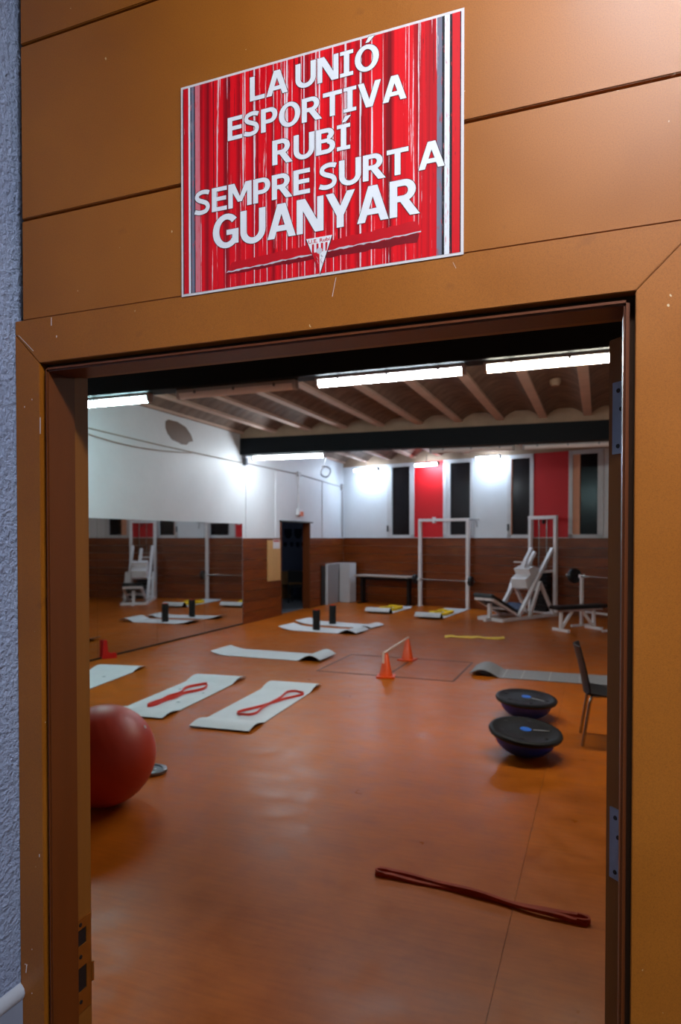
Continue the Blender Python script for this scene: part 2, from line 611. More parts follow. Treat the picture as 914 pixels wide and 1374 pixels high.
# doorway lining in the side wall
d2 = struct('door_2', 'open dark doorway with wooden jamb in the side wall of the gym', 'doorway')
MB().box((X_LEFT - 0.16, DY1 - 0.05, 0), (X_LEFT + 0.025, DY1, DZ)).build('jamb', M['frame_wood'], d2)
MB().box((X_LEFT - 0.16, DY0, 0), (X_LEFT + 0.025, DY0 + 0.04, DZ)).build('jamb', M['frame_wood'], d2)
MB().box((X_LEFT - 0.16, DY0 - 0.03, DZ), (X_LEFT + 0.04, DY1 + 0.14, DZ + 0.03)).build('head', M['mirror_edge'], d2)

# ---- far wall: piers, windows, red and white fields
WL = 10.6
wb = back_root(struct, 'wall_back', 'far gym wall with red and white painted fields above plank wainscot', 'wall')
ZW0, ZW1 = 1.745, 3.66
wins = [(S(520), S(526), S(550), S(556)), (S(595), S(604), S(631), S(634)), (S(681), S(687), S(711), S(716)), (S(763), S(778), S(802), S(810))]
MB().box((-0.15, 0, 0), (WL, 0.2, ZW0)).build('lower_wall', M['white_wall'], wb)
MB().box((-0.15, 0, ZW1 + 0.03), (WL, 0.2, 4.06)).build('lintel', M['beam_trim'], wb)
piers = [(-0.15, wins[0][0], 'white_wall'), (wins[0][3], wins[1][0], 'red_wall'), (wins[1][3], wins[2][0], 'white_wall'), (wins[2][3], wins[3][0], 'red_wall')]
pw = wins[3][3]
rest = []
k = 0
while pw < WL:
    e = min(pw + 0.95, WL)
    piers.append((pw, e, 'white_wall' if k % 2 == 0 else 'red_wall'))
    if e + 0.8 < WL:
        rest.append((e, e + 0.09, e + 0.66, e + 0.75))
    pw = e + 0.75
    k += 1
for a, b, m in piers:
    MB().box((a, 0, ZW0), (b, 0.2, ZW1 + 0.03)).build('red_field' if m == 'red_wall' else 'white_field', M[m], wb)
plank_rows(wb, [(0.02, WL - 0.2)], lambda a, b, z0, z1, pr: ((a, -pr, z0), (b, 0, z1)), M['plank'])
MB().box((0.02, -0.03, WAINSCOT), (WL - 0.2, 0, WAINSCOT + 0.014)).build('wainscot_cap', M['win_frame'], wb)

wlabels = ['tall narrow dark window between white corner field and red field', 'tall narrow dark window between red field and white field above barbell rack',
           'tall narrow dark window behind the white weight tower', 'tall narrow dark window with salmon reveal beside second red field']
for i, (a, g0, g1, b) in enumerate(wins + rest):
    lab = wlabels[i] if i < 4 else 'tall narrow dark window past the weight bench'
    w = back_root(struct, 'window_%d' % (i + 1), lab, 'window')
    if i >= 4:
        w['group'] = 'windows past the weight bench'
    mb = MB()
    mb.box((a, -0.02, ZW0), ((min(g0, a + 0.09) if i >= 1 else g0), 0.06, ZW1)).box((g1, -0.02, ZW0), (b, 0.06, ZW1))
    mb.box((a, -0.02, ZW0), (b, 0.06, ZW0 + 0.07)).box((a, -0.02, ZW1 - 0.06), (b, 0.06, ZW1 + 0.03))
    mb.build('window_frame', M['win_frame'], w)
    MB().box((g0, 0.035, ZW0 + 0.07), (g1, 0.045, ZW1 - 0.06)).build('pane', M['glass'], w)
    if g0 - a > 0.095 and i >= 1:
        MB().box((a + 0.09, -0.005, ZW0 + 0.07), (g0, 0.05, ZW1 - 0.06)).build('reveal', M['win_frame' if i == 1 else 'win_reveal'], w)
    if i in (0, 2):
        MB().box((a + 0.01, -0.05, ZW0 + 0.16), (a + 0.045, -0.02, ZW0 + 0.32)).build('handle', M['black'], w)

# ---- right wall and the inner partition with the entrance
wr = struct('wall_right', 'white side wall of the gym opposite the mirrors', 'wall')
MB().box((X_RIGHT, 0.1, 0), (X_RIGHT + 0.15, 14.2, 4.06)).build('plaster', M['white_wall'], wr)

JX0, JX1 = -0.8405, 0.0235        # inner faces of the door lining
wf = struct('wall_front', 'brown fibreboard partition wall around the gym entrance', 'wall')
MB().box((X_LEFT - 0.1, 0.018, -0.02), (JX0 - 0.024, 0.10, 4.06)).build('partition_core', M['core'], wf)
MB().box((JX1 + 0.024, 0.018, -0.02), (X_RIGHT + 0.1, 0.10, 4.06)).build('partition_core', M['core'], wf)
MB().box((JX0 - 0.024, 0.018, 2.05), (JX1 + 0.024, 0.10, 4.06)).build('partition_core', M['core'], wf)
MB().box((X_LEFT, 0.10, 0), (JX0 - 0.03, 0.106, 4.06)).box((JX1 + 0.03, 0.10, 0), (X_RIGHT, 0.106, 4.06)).box((JX0 - 0.03, 0.10, 2.06), (JX1 + 0.03, 0.106, 4.06)).build('unseen_brown_facing', M['leaf_wood'], wf)  # unseen inner face, made brown to cut bounced light on the near floor
XB = 2.0
for z0, z1 in ((2.1065, 2.2675), (2.2715, 2.5505), (2.5545, 2.95)):
    MB().box((-0.889, 0.0, z0), (XB, 0.018, z1)).build('fibreboard_panel', M['mdf'], wf, bevel=0.0012)
MB().box((0.1105, 0.0, 0), (XB, 0.018, 2.1055)).build('fibreboard_panel', M['mdf'], wf, bevel=0.0012)

# ---- entrance door frame (casing with mitred corners, recessed lining, strike plate)
tr = struct('trim_3', 'mitred brown door casing and recessed lining of the gym entrance', 'door frame')
CW = 0.073
cz, ca, cb = 2.033, -0.853, 0.036
def frame_piece(poly, y0, y1, mat, name, bevel=0.001):
    return MB().prism(poly, y0, y1, 'y').build(name, mat, tr, bevel=bevel)
frame_piece([(ca + 0.0006, cz + 0.0006), (cb - 0.0006, cz + 0.0006), (cb + CW - 0.0006, cz + CW), (-0.9045, cz + CW), (-0.9045, cz + 0.052)], -0.001, 0.018, M['mdf'], 'casing')
frame_piece([(ca, 0), (ca, cz), (-0.9045, cz + 0.0508), (-0.9045, 0)], -0.001, 0.018, M['mdf'], 'casing')
frame_piece([(cb, 0), (cb + CW, 0), (cb + CW, cz + CW), (cb, cz)], -0.001, 0.018, M['mdf'], 'casing')
# lining: stop part towards the corridor, rebate towards the gym
LT = 0.0065
LZ = 2.020
MB().box((JX0 - LT, 0.003, 0), (JX0, 0.066, LZ + LT)).build('lining_stop', M['frame_wood'], tr, bevel=0.0025)
MB().box((JX1, 0.003, 0), (JX1 + LT, 0.066, LZ + LT)).build('lining_stop', M['frame_wood'], tr, bevel=0.0025)
MB().box((JX0 - LT, 0.003, LZ), (JX1 + LT, 0.058, LZ + LT)).build('lining_stop', M['frame_wood'], tr, bevel=0.0025)
MB().box((JX0 - 0.024, 0.022, 0), (JX0 - LT, 0.066, LZ + LT)).build('lining_back', M['core'], tr)
MB().box((JX1 + LT, 0.022, 0), (JX1 + 0.024, 0.066, LZ + LT)).build('lining_back', M['core'], tr)
MB().box((JX0 - 0.024, 0.022, LZ + LT), (JX1 + 0.024, 0.066, LZ + 0.03)).build('lining_back', M['core'], tr)
MB().box((JX0 - 0.024, 0.067, 0), (JX0 - 0.010, 0.108, 2.04)).build('lining_rebate', M['leaf_wood'], tr, bevel=0.0015)
MB().box((JX1 + 0.012, 0.067, 0), (JX1 + 0.024, 0.108, 2.04)).build('lining_rebate', M['leaf_wood'], tr, bevel=0.0015)
MB().box((JX0 - 0.024, 0.067, 2.032), (JX1 + 0.024, 0.108, 2.05)).build('lining_rebate', M['leaf_wood'], tr, bevel=0.0015)
# strike plate with latch and bolt openings
xp = JX0 - 0.010
mb = MB()
zt = 1.078
for z0, z1 in ((zt - 0.018, zt), (zt - 0.085, zt - 0.047), (zt - 0.165, zt - 0.128)):
    mb.box((xp, 0.068, z0), (xp + 0.0022, 0.092, z1))
mb.box((xp, 0.092, zt - 0.165), (xp + 0.0022, 0.104, zt))
mb.box((xp, 0.104, zt - 0.125), (xp + 0.004, 0.1085, zt - 0.09))
sp = mb.build('strike_plate', M['brass'], tr)
MB().box((xp + 0.0002, 0.068, zt - 0.0465), (xp + 0.0008, 0.0915, zt - 0.0185)).box((xp + 0.0002, 0.068, zt - 0.1275), (xp + 0.0008, 0.0915, zt - 0.0855)).build('bolt_hole', M['black'], sp)
scr = None
for zz in (zt - 0.009, zt - 0.066, zt - 0.146):
    MB().lathe([(0.0035, 0), (0.0035, 0.0012), (0, 0.0012)], 10, Matrix.Translation((xp + 0.0022, 0.077, zz)) @ Matrix.Rotation(R(90), 4, 'Y')).build('screw', M['black'], sp)

# paint chips and scratches on the casing and panels
def chip(x0, y0, x1, y1, w=0.0009):
    A, B = on_plane(x0, y0, 1, -0.001), on_plane(x1, y1, 1, -0.001)
    MB().bar((A.x, -0.0011, A.z), (B.x, -0.0011, B.z), w, 0.0006, (0, 1, 0)).build('paint_chip', M['paper'], tr)
for c_ in ((69, 426, 69, 437), (25, 450, 45, 471, 0.0006), (36, 1294, 35, 1305, 0.0014), (43, 1273, 43, 1274.5), (34, 1293, 34, 1294.5), (43, 1332, 43, 1333.5), (54, 560, 54, 582), (53, 1146, 53, 1150), (43, 535, 43, 537), (33, 545, 33, 547), (76, 450, 76, 453), (451, 372, 446, 398, 0.0005), (608, 352, 612, 360, 0.0004)):
    chip(*c_)

# ---- door leaf swung back into the gym
LEAF_A = R(45)
d1 = struct('door_1', 'brown wooden entrance door swung open into the gym with zinc hinges', 'door', (0.0355, 0.112, 0), LEAF_A)
# local x: along the leaf away from its hinge edge, local y: through its thickness
MB().box((0.002, 0.0, 0.01), (0.825, 0.040, 2.018)).build('door_leaf', M['leaf_wood'], d1, bevel=0.0015)
for zh in (1.910, 1.335, 0.77, 0.22):
    hb = MB()
    hb.prism([(0.010, zh - 0.048), (0.030, zh - 0.048), (0.030, zh + 0.048), (0.010, zh + 0.048), (0.010, zh + 0.027), (0.001, zh + 0.024), (0.001, zh - 0.002), (0.010, zh - 0.006)], -0.0006, 0.0022, 'x')
    hg = hb.build('hinge', M['zinc'], d1)
    MB().tube([(-0.002, -0.004, zh - 0.004), (-0.002, -0.004, zh + 0.026)], 0.0045, 10).build('knuckle', M['zinc'], hg, True)
    for dz, yy in ((0.036, 0.020), (0.011, 0.015), (-0.038, 0.020)):
        MB().lathe([(0.0032, 0), (0.0026, 0.0012), (0, 0.0008)], 10, Matrix.Translation((-0.0006, yy, zh + dz)) @ Matrix.Rotation(R(-90), 4, 'Y')).build('screw', M['black'], hg)
    # the plate on the jamb
    MB().box((JX1 + 0.0095, 0.070, zh - 0.048), (JX1 + 0.012, 0.103, zh + 0.048)).build('hinge_plate', M['zinc'], tr)

# ---- corridor in front of the entrance
XW = -0.905
ws = struct('wall_side', 'rough grey blue stucco corridor wall beside the door casing', 'wall')
MB().box((XW - 0.12, -3.2, 0.985), (XW, 0.018, 2.95)).build('stucco', M['stucco'], ws)
nt = 8
for i in range(nt):
    for j in range(5):
        y0 = -3.2 + i * 0.4
        MB().box((XW - 0.02, y0 + 0.001, j * 0.197 + 0.001), (XW + 0.006, min(y0 + 0.399, -0.002), j * 0.197 + 0.196)).build('tile', M['tile'], ws)
MB().tube([(XW - 0.006, -3.2, 0.987), (XW - 0.006, -0.0015, 0.987)], 0.0165, 14).build('tile_cap', M['tile_cap'], ws, True)
hf = struct('floor_corridor', 'plain tiled corridor floor outside the gym entrance', 'floor')
MB().box((XW - 0.12, -3.2, -0.1), (XB, 0.02, 0.0)).build('tile_floor', M['hall_floor'], hf)
hc = struct('ceiling_corridor', 'grey plaster corridor ceiling outside the gym entrance', 'ceiling')
MB().box((XW - 0.12, -3.2, 2.95), (XB, 0.018, 3.05)).build('plaster', M['hall_white'], hc)
hw = struct('wall_corridor', 'grey plaster corridor walls behind the viewer', 'wall')
MB().box((XW - 0.12, -3.3, 0), (XB + 0.1, -3.2, 3.05)).box((XB, -3.2, 0), (XB + 0.1, 0.0, 3.05)).build('plaster', M['hall_white'], hw)

# ---- side room seen through the dark doorway
sr = struct('wall_side_room', 'dim blue grey walls of the room beyond the dark doorway', 'wall')
MB().box((-10.6, 11.4, 0), (-10.5, 17.4, 2.9)).box((-10.6, 17.3, 0), (-6.85, 17.4, 2.9)).box((-10.6, 11.3, 0), (-6.85, 11.4, 2.9)).box((-10.6, 11.3, 2.9), (-6.85, 17.4, 3.0)).build('plaster', M['side_wall'], sr)
sf = struct('floor_side_room', 'grey floor of the room beyond the dark doorway', 'floor')
MB().box((-10.6, 11.3, -0.1), (-6.8, 17.4, 0.0)).build('floor_slab', M['side_floor'], sf)

# ================================================================== LAMPS
def lamp(name, label, p0, p1, lit=None, group=None, drop=None, w=0.10, arm=None):
    """a sealed strip lamp: housing, diffuser, end caps, clips"""
    p0, p1 = Vector(p0), Vector(p1)
    d = p1 - p0
    L = d.length
    mid = (p0 + p1) / 2
    t = thing(name, label, 'lamp', mid, math.atan2(d.y, d.x), group)
    h = L / 2
    MB().box((-h, -w / 2, 0.012), (h, w / 2, 0.052)).build('housing', M['fixture'], t, bevel=0.008)
    prof = []
    for i in range(9):
        a = math.pi * i / 8
        prof.append((math.cos(a) * w * 0.46, 0.014 - math.sin(a) * 0.062))
    mat = lit if lit else M['diffuser_off']
    MB().prism(prof, -h + 0.035, h - 0.035, 'x').build('diffuser', mat, t, True)
    for s in (-1, 1):
        sc_ = [(px * 1.04, pz * 1.05 - 0.001) for px, pz in prof]
        MB().prism(sc_, s * (h - 0.036), s * h, 'x').build('end_cap', M['fixture'], t, True)
    n = 3 if L > 1 else 1
    for i in range(n):
        x = -h + L * (i + 0.5) / n if n > 1 else 0.0
        MB().box((x - 0.012, -w / 2 - 0.006, -0.004), (x + 0.012, -w / 2 + 0.002, 0.03)).build('clip', M['grey_steel'], t)
    if arm:
        for x in (-h * 0.6, h * 0.6):
            MB().box((x - 0.015, -arm, 0.045), (x + 0.015, 0.03, 0.065)).build('wall_arm', M['fixture'], t)
    if drop:
        MB().tube([(0, 0, 0.05), (0, 0, drop)], 0.008, 8).build('hanger_rod', M['grey_steel'], t, True)
    return t

E1 = emissive('cyan_white_tube', (0.62, 0.97, 1.0), LAMP)
E2 = emissive('cool_white_tube', (0.82, 0.93, 1.0), LAMP * 1.05)
E3 = emissive('warm_white_tube', (1.0, 0.96, 0.78), LAMP)
E4 = emissive('blue_white_tube', (0.62, 0.80, 1.0), LAMP * 1.1)
ZL = 3.338
lamp('strip_lamp', 'lit cyan white strip lamp under the near beam by the side wall', (-6.33, 5.55, ZL), (-4.79, 5.55, ZL), E1)
lamp('strip_lamp', 'unlit strip lamp under the near beam', (-4.42, 5.55, ZL), (-2.96, 5.55, ZL))
lamp('strip_lamp', 'lit cool white strip lamp in the middle of the near beam', (-2.74, 5.55, ZL), (-1.20, 5.55, ZL), E2)
lamp('strip_lamp', 'lit yellowish white strip lamp under the near beam beside the open door', (-1.03, 5.55, ZL), (0.50, 5.55, ZL), E3)
def beam2_y(x, dy):
    return 10.93 + dy + (x - X_LEFT) * 0.33 / 6.7
lamp('strip_lamp', 'lit white strip lamp under the far beam above the doorway', (-6.48, beam2_y(-6.48, 0.115), ZL), (-4.95, beam2_y(-4.95, 0.115), ZL), E2)
lamp('strip_lamp', 'unlit pinkish strip lamp behind the far beam above the white barbell rack', (-2.98, beam2_y(-2.98, 0.36), 3.36), (-1.45, beam2_y(-1.45, 0.36), 3.36), arm=0.14)
lamp('strip_lamp', 'unlit pinkish strip lamp behind the far beam above the weight bench', (-1.31, beam2_y(-1.31, 0.36), 3.36), (0.22, beam2_y(0.22, 0.36), 3.36), arm=0.14)
for (xa, xb, yy, lab) in ((475, 508, 632, 'short lit lamp in front of the white corner field of the far wall'),
                          (556, 589, 625, 'short lit lamp hanging on a rod before the red field'),
                          (638, 672, 616, 'short lit lamp before the white field between two windows')):
    off = 0.34
    sa, za = on_back(xa, yy, off)
    sb, zb = on_back(xb, yy, off)
    z = (za + zb) / 2 + 0.04
    A = CORNER + WDIR * sa + WNRM * off
    B = CORNER + WDIR * sb + WNRM * off
    lamp('short_strip_lamp', lab, (A.x, A.y, z), (B.x, B.y, z), E4, drop=CEIL - z + 0.02)
EH = emissive('corridor_tube', (0.86, 0.93, 1.0), HALL)
lamp('strip_lamp', 'lit corridor strip lamp on the corridor ceiling', (-0.12, -0.72, 2.895), (1.38, -0.72, 2.895), EH, w=0.16)
ED = emissive('added_side_room_fill', (0.6, 0.75, 1.0), 0.8)  # added lamp out of sight, gives the side room its dim fill light
lamp('strip_lamp', 'added unseen bluish fill lamp in the side room beyond the doorway', (-9.6, 15.2, 2.84), (-8.4, 15.2, 2.84), ED)

# ================================================================== POSTER
PX0, PX1, PZ0, PZ1 = -0.579, -0.1625, 2.1045, 2.4095
po = thing('poster', 'red and white streaked poster with bold slogan above the gym door', 'poster', ((PX0 + PX1) / 2, -0.0016, PZ0))
PWID, PHEI = PX1 - PX0, PZ1 - PZ0
MB().box((-PWID / 2, -0.0006, 0), (PWID / 2, 0.0004, PHEI)).build('paper_sheet', M['paper'], po)

def make_print():
    n = Nodes('red_streak_print')
    sx = n.new('ShaderNodeSeparateXYZ')
    n.link(n.new('ShaderNodeTexCoord').outputs['Object'], sx.inputs[0])
    v1 = n.coords((260, 1, 2.2))
    v2 = n.coords((95, 1, 1.0))
    v3 = n.coords((520, 1, 60))
    a = n.noise(v1, 1.0, 3, 0.6)
    b = n.noise(v2, 1.0, 2, 0.5)
    g = n.noise(v3, 1.0, 2, 0.6)
    red = n.ramp(b, [(0.30, rgb(130, 0, 12)), (0.40, rgb(186, 0, 18)), (0.52, rgb(232, 0, 22)), (0.78, rgb(250, 20, 30))])
    def math_(op, p, q):
        m = n.new('ShaderNodeMath', operation=op)
        for i, w in enumerate((p, q)):
            if isinstance(w, (int, float)):
                m.inputs[i].default_value = w
            else:
                n.link(w, m.inputs[i])
        return m.outputs[0]
    mask = math_('ADD', a, math_('MULTIPLY', math_('SUBTRACT', g, 0.5), 0.10))
    c = n.mix(n.ramp(mask, [(0.590, (0, 0, 0, 1)), (0.615, (1, 1, 1, 1))]), red, rgb(236, 222, 224))
    c = n.mix(n.ramp(mask, [(0.345, (1, 1, 1, 1)), (0.37, (0, 0, 0, 1))]), c, rgb(96, 10, 20))
    # vertical bands at both sides
    u = math_('DIVIDE', math_('ADD', sx.outputs['X'], PWID / 2), PWID)
    W, K, G, Rd, P_ = rgb(236, 236, 240), rgb(26, 22, 30), rgb(120, 122, 140), rgb(216, 6, 24), rgb(226, 120, 130)
    side = n.ramp(u, [(0.0, K), (0.010, Rd), (0.030, W), (0.036, K), (0.041, G), (0.052, K), (0.057, P_), (0.078, Rd), (0.9, Rd), (0.915, G), (0.930, K), (0.938, W), (0.955, K), (0.962, Rd), (0.987, K)], 'CONSTANT')
    sm = n.ramp(u, [(0.0, (1, 1, 1, 1)), (0.078, (0, 0, 0, 1)), (0.915, (1, 1, 1, 1))], 'CONSTANT')
    ragged = n.ramp(g, [(0.30, (0.25, 0.25, 0.25, 1)), (0.42, (1, 1, 1, 1))])
    c = n.mix(n.mix(1.0, sm, ragged, 'MULTIPLY'), c, side)
    n.color(c)
    n.rough(0.42)
    return n.m
M['print'] = make_print()
M['ink_white'] = simple('white_print', rgb(240, 240, 243), 0.45, 0.02)
M['ink_dark'] = simple('dark_print_edge', rgb(50, 8, 14), 0.5, 0.1)
M['ink_red'] = simple('red_print', rgb(206, 8, 26), 0.45, 0.08, 40)
M['ink_maroon'] = simple('dark_red_print', rgb(128, 4, 20), 0.45, 0.15, 60)
M['ink_grey'] = simple('grey_print', rgb(206, 204, 210), 0.45, 0.05)
mg = 0.0035
MB().box((-PWID / 2 + mg, -0.0009, mg), (PWID / 2 - mg, -0.0005, PHEI - mg)).build('printed_field', M['print'], po)

def px2p(x, z):
    return x - (PX0 + PX1) / 2, z - PZ0

def arc(cx, cy, ro, ri, a0, a1, n=14):
    """pieces of an elliptical ring; ro / ri are (x, y) radii"""
    out = []
    for i in range(n):
        p, q = R(a0 + (a1 - a0) * i / n), R(a0 + (a1 - a0) * (i + 1) / n)
        out.append([(cx + ro[0] * math.cos(p), cy + ro[1] * math.sin(p)), (cx + ro[0] * math.cos(q), cy + ro[1] * math.sin(q)),
                    (cx + ri[0] * math.cos(q), cy + ri[1] * math.sin(q)), (cx + ri[0] * math.cos(p), cy + ri[1] * math.sin(p))])
    return out

def rect(x0, y0, x1, y1):
    return [(x0, y0), (x1, y0), (x1, y1), (x0, y1)]

def stroke(pts, th, n=6):
    P = [Vector(p) for p in pts]
    line = []
    for i in range(len(P) - 1):
        p0, p1, p2, p3 = P[max(i - 1, 0)], P[i], P[i + 1], P[min(i + 2, len(P) - 1)]
        for k in range(n):
            t = k / n
            line.append(0.5 * ((2 * p1) + (p2 - p0) * t + (2 * p0 - 5 * p1 + 4 * p2 - p3) * t * t + (3 * p1 - p0 - 3 * p2 + p3) * t ** 3))
    line.append(P[-1])
    L_, R_ = [], []
    for i, p in enumerate(line):
        d = (line[min(i + 1, len(line) - 1)] - line[max(i - 1, 0)]).normalized()
        nn = Vector((-d.y, d.x)) * th / 2
        L_.append(tuple(p + nn)); R_.append(tuple(p - nn))
    return [[L_[i], L_[i + 1], R_[i + 1], R_[i]] for i in range(len(line) - 1)]

VS, HS = 0.225, 0.175       # stem and bar thickness in cap heights
def glyph(ch):
    """bold sans capital as (width, list of convex pieces), cap height 1"""
    v, h = VS, HS
    if ch == 'L':
        return 0.68, [rect(0, 0, v, 1), rect(v, 0, 0.68, h)]
    if ch == 'E':
        w = 0.70
        return w, [rect(0, 0, v, 1), rect(v, 0, w, h), rect(v, 0.425, w - 0.03, 0.425 + h), rect(v, 1 - h, w, 1)]
    if ch == 'T':
        w = 0.82
        return w, [rect(0, 1 - h, w, 1), rect((w - v) / 2, 0, (w + v) / 2, 1 - h)]
    if ch in 'IÍ':
        w = 0.54
        g = [rect(0, 0, w, 0.15), rect((w - v) / 2, 0.15, (w + v) / 2, 0.85), rect(0, 0.85, w, 1)]
        if ch == 'Í':
            g.append([(0.20, 1.07), (0.36, 1.07), (0.58, 1.30), (0.33, 1.30)])
        return w, g
    if ch == 'N':
        w = 0.88
        return w, [rect(0, 0, v * 0.92, 1), rect(w - v * 0.92, 0, w, 1), [(0, 1), (v * 1.25, 1), (w, 0), (w - v * 1.25, 0)]]
    if ch == 'M':
        w = 1.06
        return w, [rect(0, 0, v * 0.92, 1), rect(w - v * 0.92, 0, w, 1), [(0, 1), (v * 1.25, 1), (w / 2 + 0.10, 0.22), (w / 2 - 0.09, 0.22)], [(w, 1), (w - v * 1.25, 1), (w / 2 - 0.10, 0.22), (w / 2 + 0.09, 0.22)]]
    if ch == 'A':
        w = 0.96
        return w, [[(0, 0), (v * 1.08, 0), (w / 2 + 0.46 * v, 1), (w / 2 - 0.62 * v, 1)], [(w, 0), (w - v * 1.08, 0), (w / 2 - 0.46 * v, 1), (w / 2 + 0.62 * v, 1)], rect(w * 0.24, 0.20, w * 0.76, 0.20 + h * 0.95)]
    if ch == 'V':
        w = 0.95
        return w, [[(0, 1), (v * 1.08, 1), (w / 2 + 0.46 * v, 0), (w / 2 - 0.62 * v, 0)], [(w, 1), (w - v * 1.08, 1), (w / 2 - 0.46 * v, 0), (w / 2 + 0.62 * v, 0)]]
    if ch == 'Y':
        w = 0.93
        return w, [[(0, 1), (v * 1.12, 1), (w / 2 + 0.5 * v, 0.40), (w / 2 - 0.5 * v, 0.34)], [(w, 1), (w - v * 1.12, 1), (w / 2 - 0.5 * v, 0.40), (w / 2 + 0.5 * v, 0.34)], rect((w - v) / 2, 0, (w + v) / 2, 0.40)]
    if ch == 'U':
        w = 0.88
        return w, [rect(0, 0.37, v, 1), rect(w - v, 0.37, w, 1)] + arc(w / 2, 0.37, (w / 2, 0.39), (w / 2 - v, 0.39 - h - 0.01), 180, 360)
    if ch in 'OÓ':
        w = 0.97
        g = arc(w / 2, 0.5, (w / 2, 0.52), (w / 2 - v * 1.06, 0.52 - h), 0, 360, 28)
        if ch == 'Ó':
            g.append([(0.42, 1.09), (0.57, 1.09), (0.80, 1.30), (0.56, 1.30)])
        return w, g
    if ch in 'PR':
        w = 0.76 if ch == 'P' else 0.80
        yb = 0.35 if ch == 'P' else 0.40
        ry = (1 - yb) / 2
        rx = 0.34
        xc_ = w - rx - (0.0 if ch == 'P' else 0.03)
        g = [rect(0, 0, v, 1), rect(v, 1 - h, xc_, 1), rect(v, yb, xc_, yb + h * 0.95)] + arc(xc_, yb + ry, (rx, ry), (rx - v * 1.02, ry - h), -90, 90, 12)
        if ch == 'R':
            g.append([(0.28, 0.45), (0.56, 0.45), (w + 0.09, 0), (w - 0.20, 0)])
            w += 0.06
        return w, g
    if ch == 'B':
        w = 0.80
        g = [rect(0, 0, v, 1), rect(v, 1 - h, 0.46, 1), rect(v, 0.445, 0.47, 0.445 + h * 0.85), rect(v, 0, 0.46, h)]
        g += arc(0.46, 0.765, (0.29, 0.235), (0.29 - v, 0.235 - h), -90, 90, 10) + arc(0.46, 0.285, (0.34, 0.285), (0.34 - v, 0.285 - h), -90, 90, 10)
        return w, g
    if ch == 'S':
        w = 0.76
        p = [(0.70, 0.87), (0.56, 0.92), (0.36, 0.93), (0.17, 0.86), (0.13, 0.71), (0.24, 0.60), (0.40, 0.53), (0.57, 0.44), (0.64, 0.29), (0.57, 0.14), (0.38, 0.08), (0.20, 0.09), (0.03, 0.15)]
        return w, stroke(p, 0.185)
    if ch == 'G':
        w = 0.93
        return w, arc(0.50, 0.5, (0.50, 0.52), (0.50 - v * 1.06, 0.52 - h), 42, 318, 22) + [rect(w - v, 0.09, w, 0.53), rect(0.50, 0.53 - h * 0.9, w - v, 0.53)]
    return 0.3, []

def letters(body, x0, x1, zb, cap, y, shifts=((0, 0),)):
    """flat bold lettering as one mesh; overlapping pieces lie a hair apart"""
    quads = []
    pen = 0.0
    for ch in body:
        if ch == ' ':
            pen += 0.30
            continue
        w, g = glyph(ch)
        quads += [[(pen + a, b) for a, b in q] for q in g]
        pen += w + (0.065 if ch != 'A' else 0.03)
    kx = (x1 - x0) / (pen - 0.05)
    mb = MB()
    for n_, (dx, dz) in enumerate(shifts):
        for i, q in enumerate(quads):
            yy = y - 0.000006 * (i % 9) - 0.00001 * n_
            mb.add([(x0 + a * kx + dx, yy, zb + b * cap + dz) for a, b in q], [tuple(range(len(q)))])
    return mb

def px_text(body, x0, x1, zb, cap):
    a, z = px2p(x0, zb)
    b, _ = px2p(x1, zb)
    e = 0.0006
    letters(body, a, b, z, cap, -0.00125, ((-e, -e), (e, -e), (e, e), (-e, e))).build('lettering_edge', M['ink_dark'], po)
    letters(body, a, b, z, cap, -0.00142).build('lettering', M['ink_white'], po)

def small_text(body, x0, x1, zb, height, y):
    cu = bpy.data.curves.new('glyph', 'FONT')
    cu.body = body
    cu.offset = 0.012
    ob = bpy.data.objects.new('glyph', cu)
    COL.objects.link(ob)
    me = bpy.data.meshes.new_from_object(ob.evaluated_get(bpy.context.evaluated_depsgraph_get()))
    xs_ = [q.co.x for q in me.vertices]
    k = (x1 - x0) / (max(xs_) - min(xs_))
    mb = MB().add([(x0 + (q.co.x - min(xs_)) * k, y, zb + q.co.y * height / 0.69) for q in me.vertices], [tuple(p_.vertices) for p_ in me.polygons])
    bpy.data.objects.remove(ob)
    bpy.data.curves.remove(cu)
    bpy.data.meshes.remove(me)
    return mb

px_text('LA UNIÓ', -0.464, -0.273, 2.3625, 0.0335)
px_text('ESPORTIVA', -0.500, -0.237, 2.3150, 0.0325)
px_text('RUBÍ', -0.429, -0.313, 2.2665, 0.0340)
px_text('SEMPRE SURT A', -0.556, -0.187, 2.2190, 0.0340)
px_text('GUANYAR', -0.525, -0.219, 2.1650, 0.0470)

def flat(poly, y, name, mat, parent=po):
    pts = [px2p(*q) for q in poly]
    return MB().add([(a, y, b) for a, b in pts], [tuple(range(len(pts)))]).build(name, mat, parent)

def brush(top, bottom, n, jit):
    pts = []
    for i in range(n + 1):
        t = i / n
        pts.append((top[0][0] + (top[1][0] - top[0][0]) * t, top[0][1] + (top[1][1] - top[0][1]) * t + random.uniform(-jit, jit)))
    for i in range(n, -1, -1):
        t = i / n
        pts.append((bottom[0][0] + (bottom[1][0] - bottom[0][0]) * t, bottom[0][1] + (bottom[1][1] - bottom[0][1]) * t + random.uniform(-jit, jit)))
    return pts
flat(brush(((-0.500, 2.1335), (-0.219, 2.1400)), ((-0.502, 2.1270), (-0.222, 2.1285)), 40, 0.0012), -0.00105, 'brush_underprint', M['ink_maroon'])  # dark red ink printed below the brush stroke
flat(brush(((-0.500, 2.1325), (-0.217, 2.1440)), ((-0.503, 2.1290), (-0.217, 2.1405)), 70, 0.0008), -0.00112, 'brush_edge', M['ink_grey'])
flat(brush(((-0.494, 2.1425), (-0.222, 2.1560)), ((-0.500, 2.1310), (-0.217, 2.1425)), 40, 0.0009), -0.00118, 'brush_stroke', M['ink_red'])
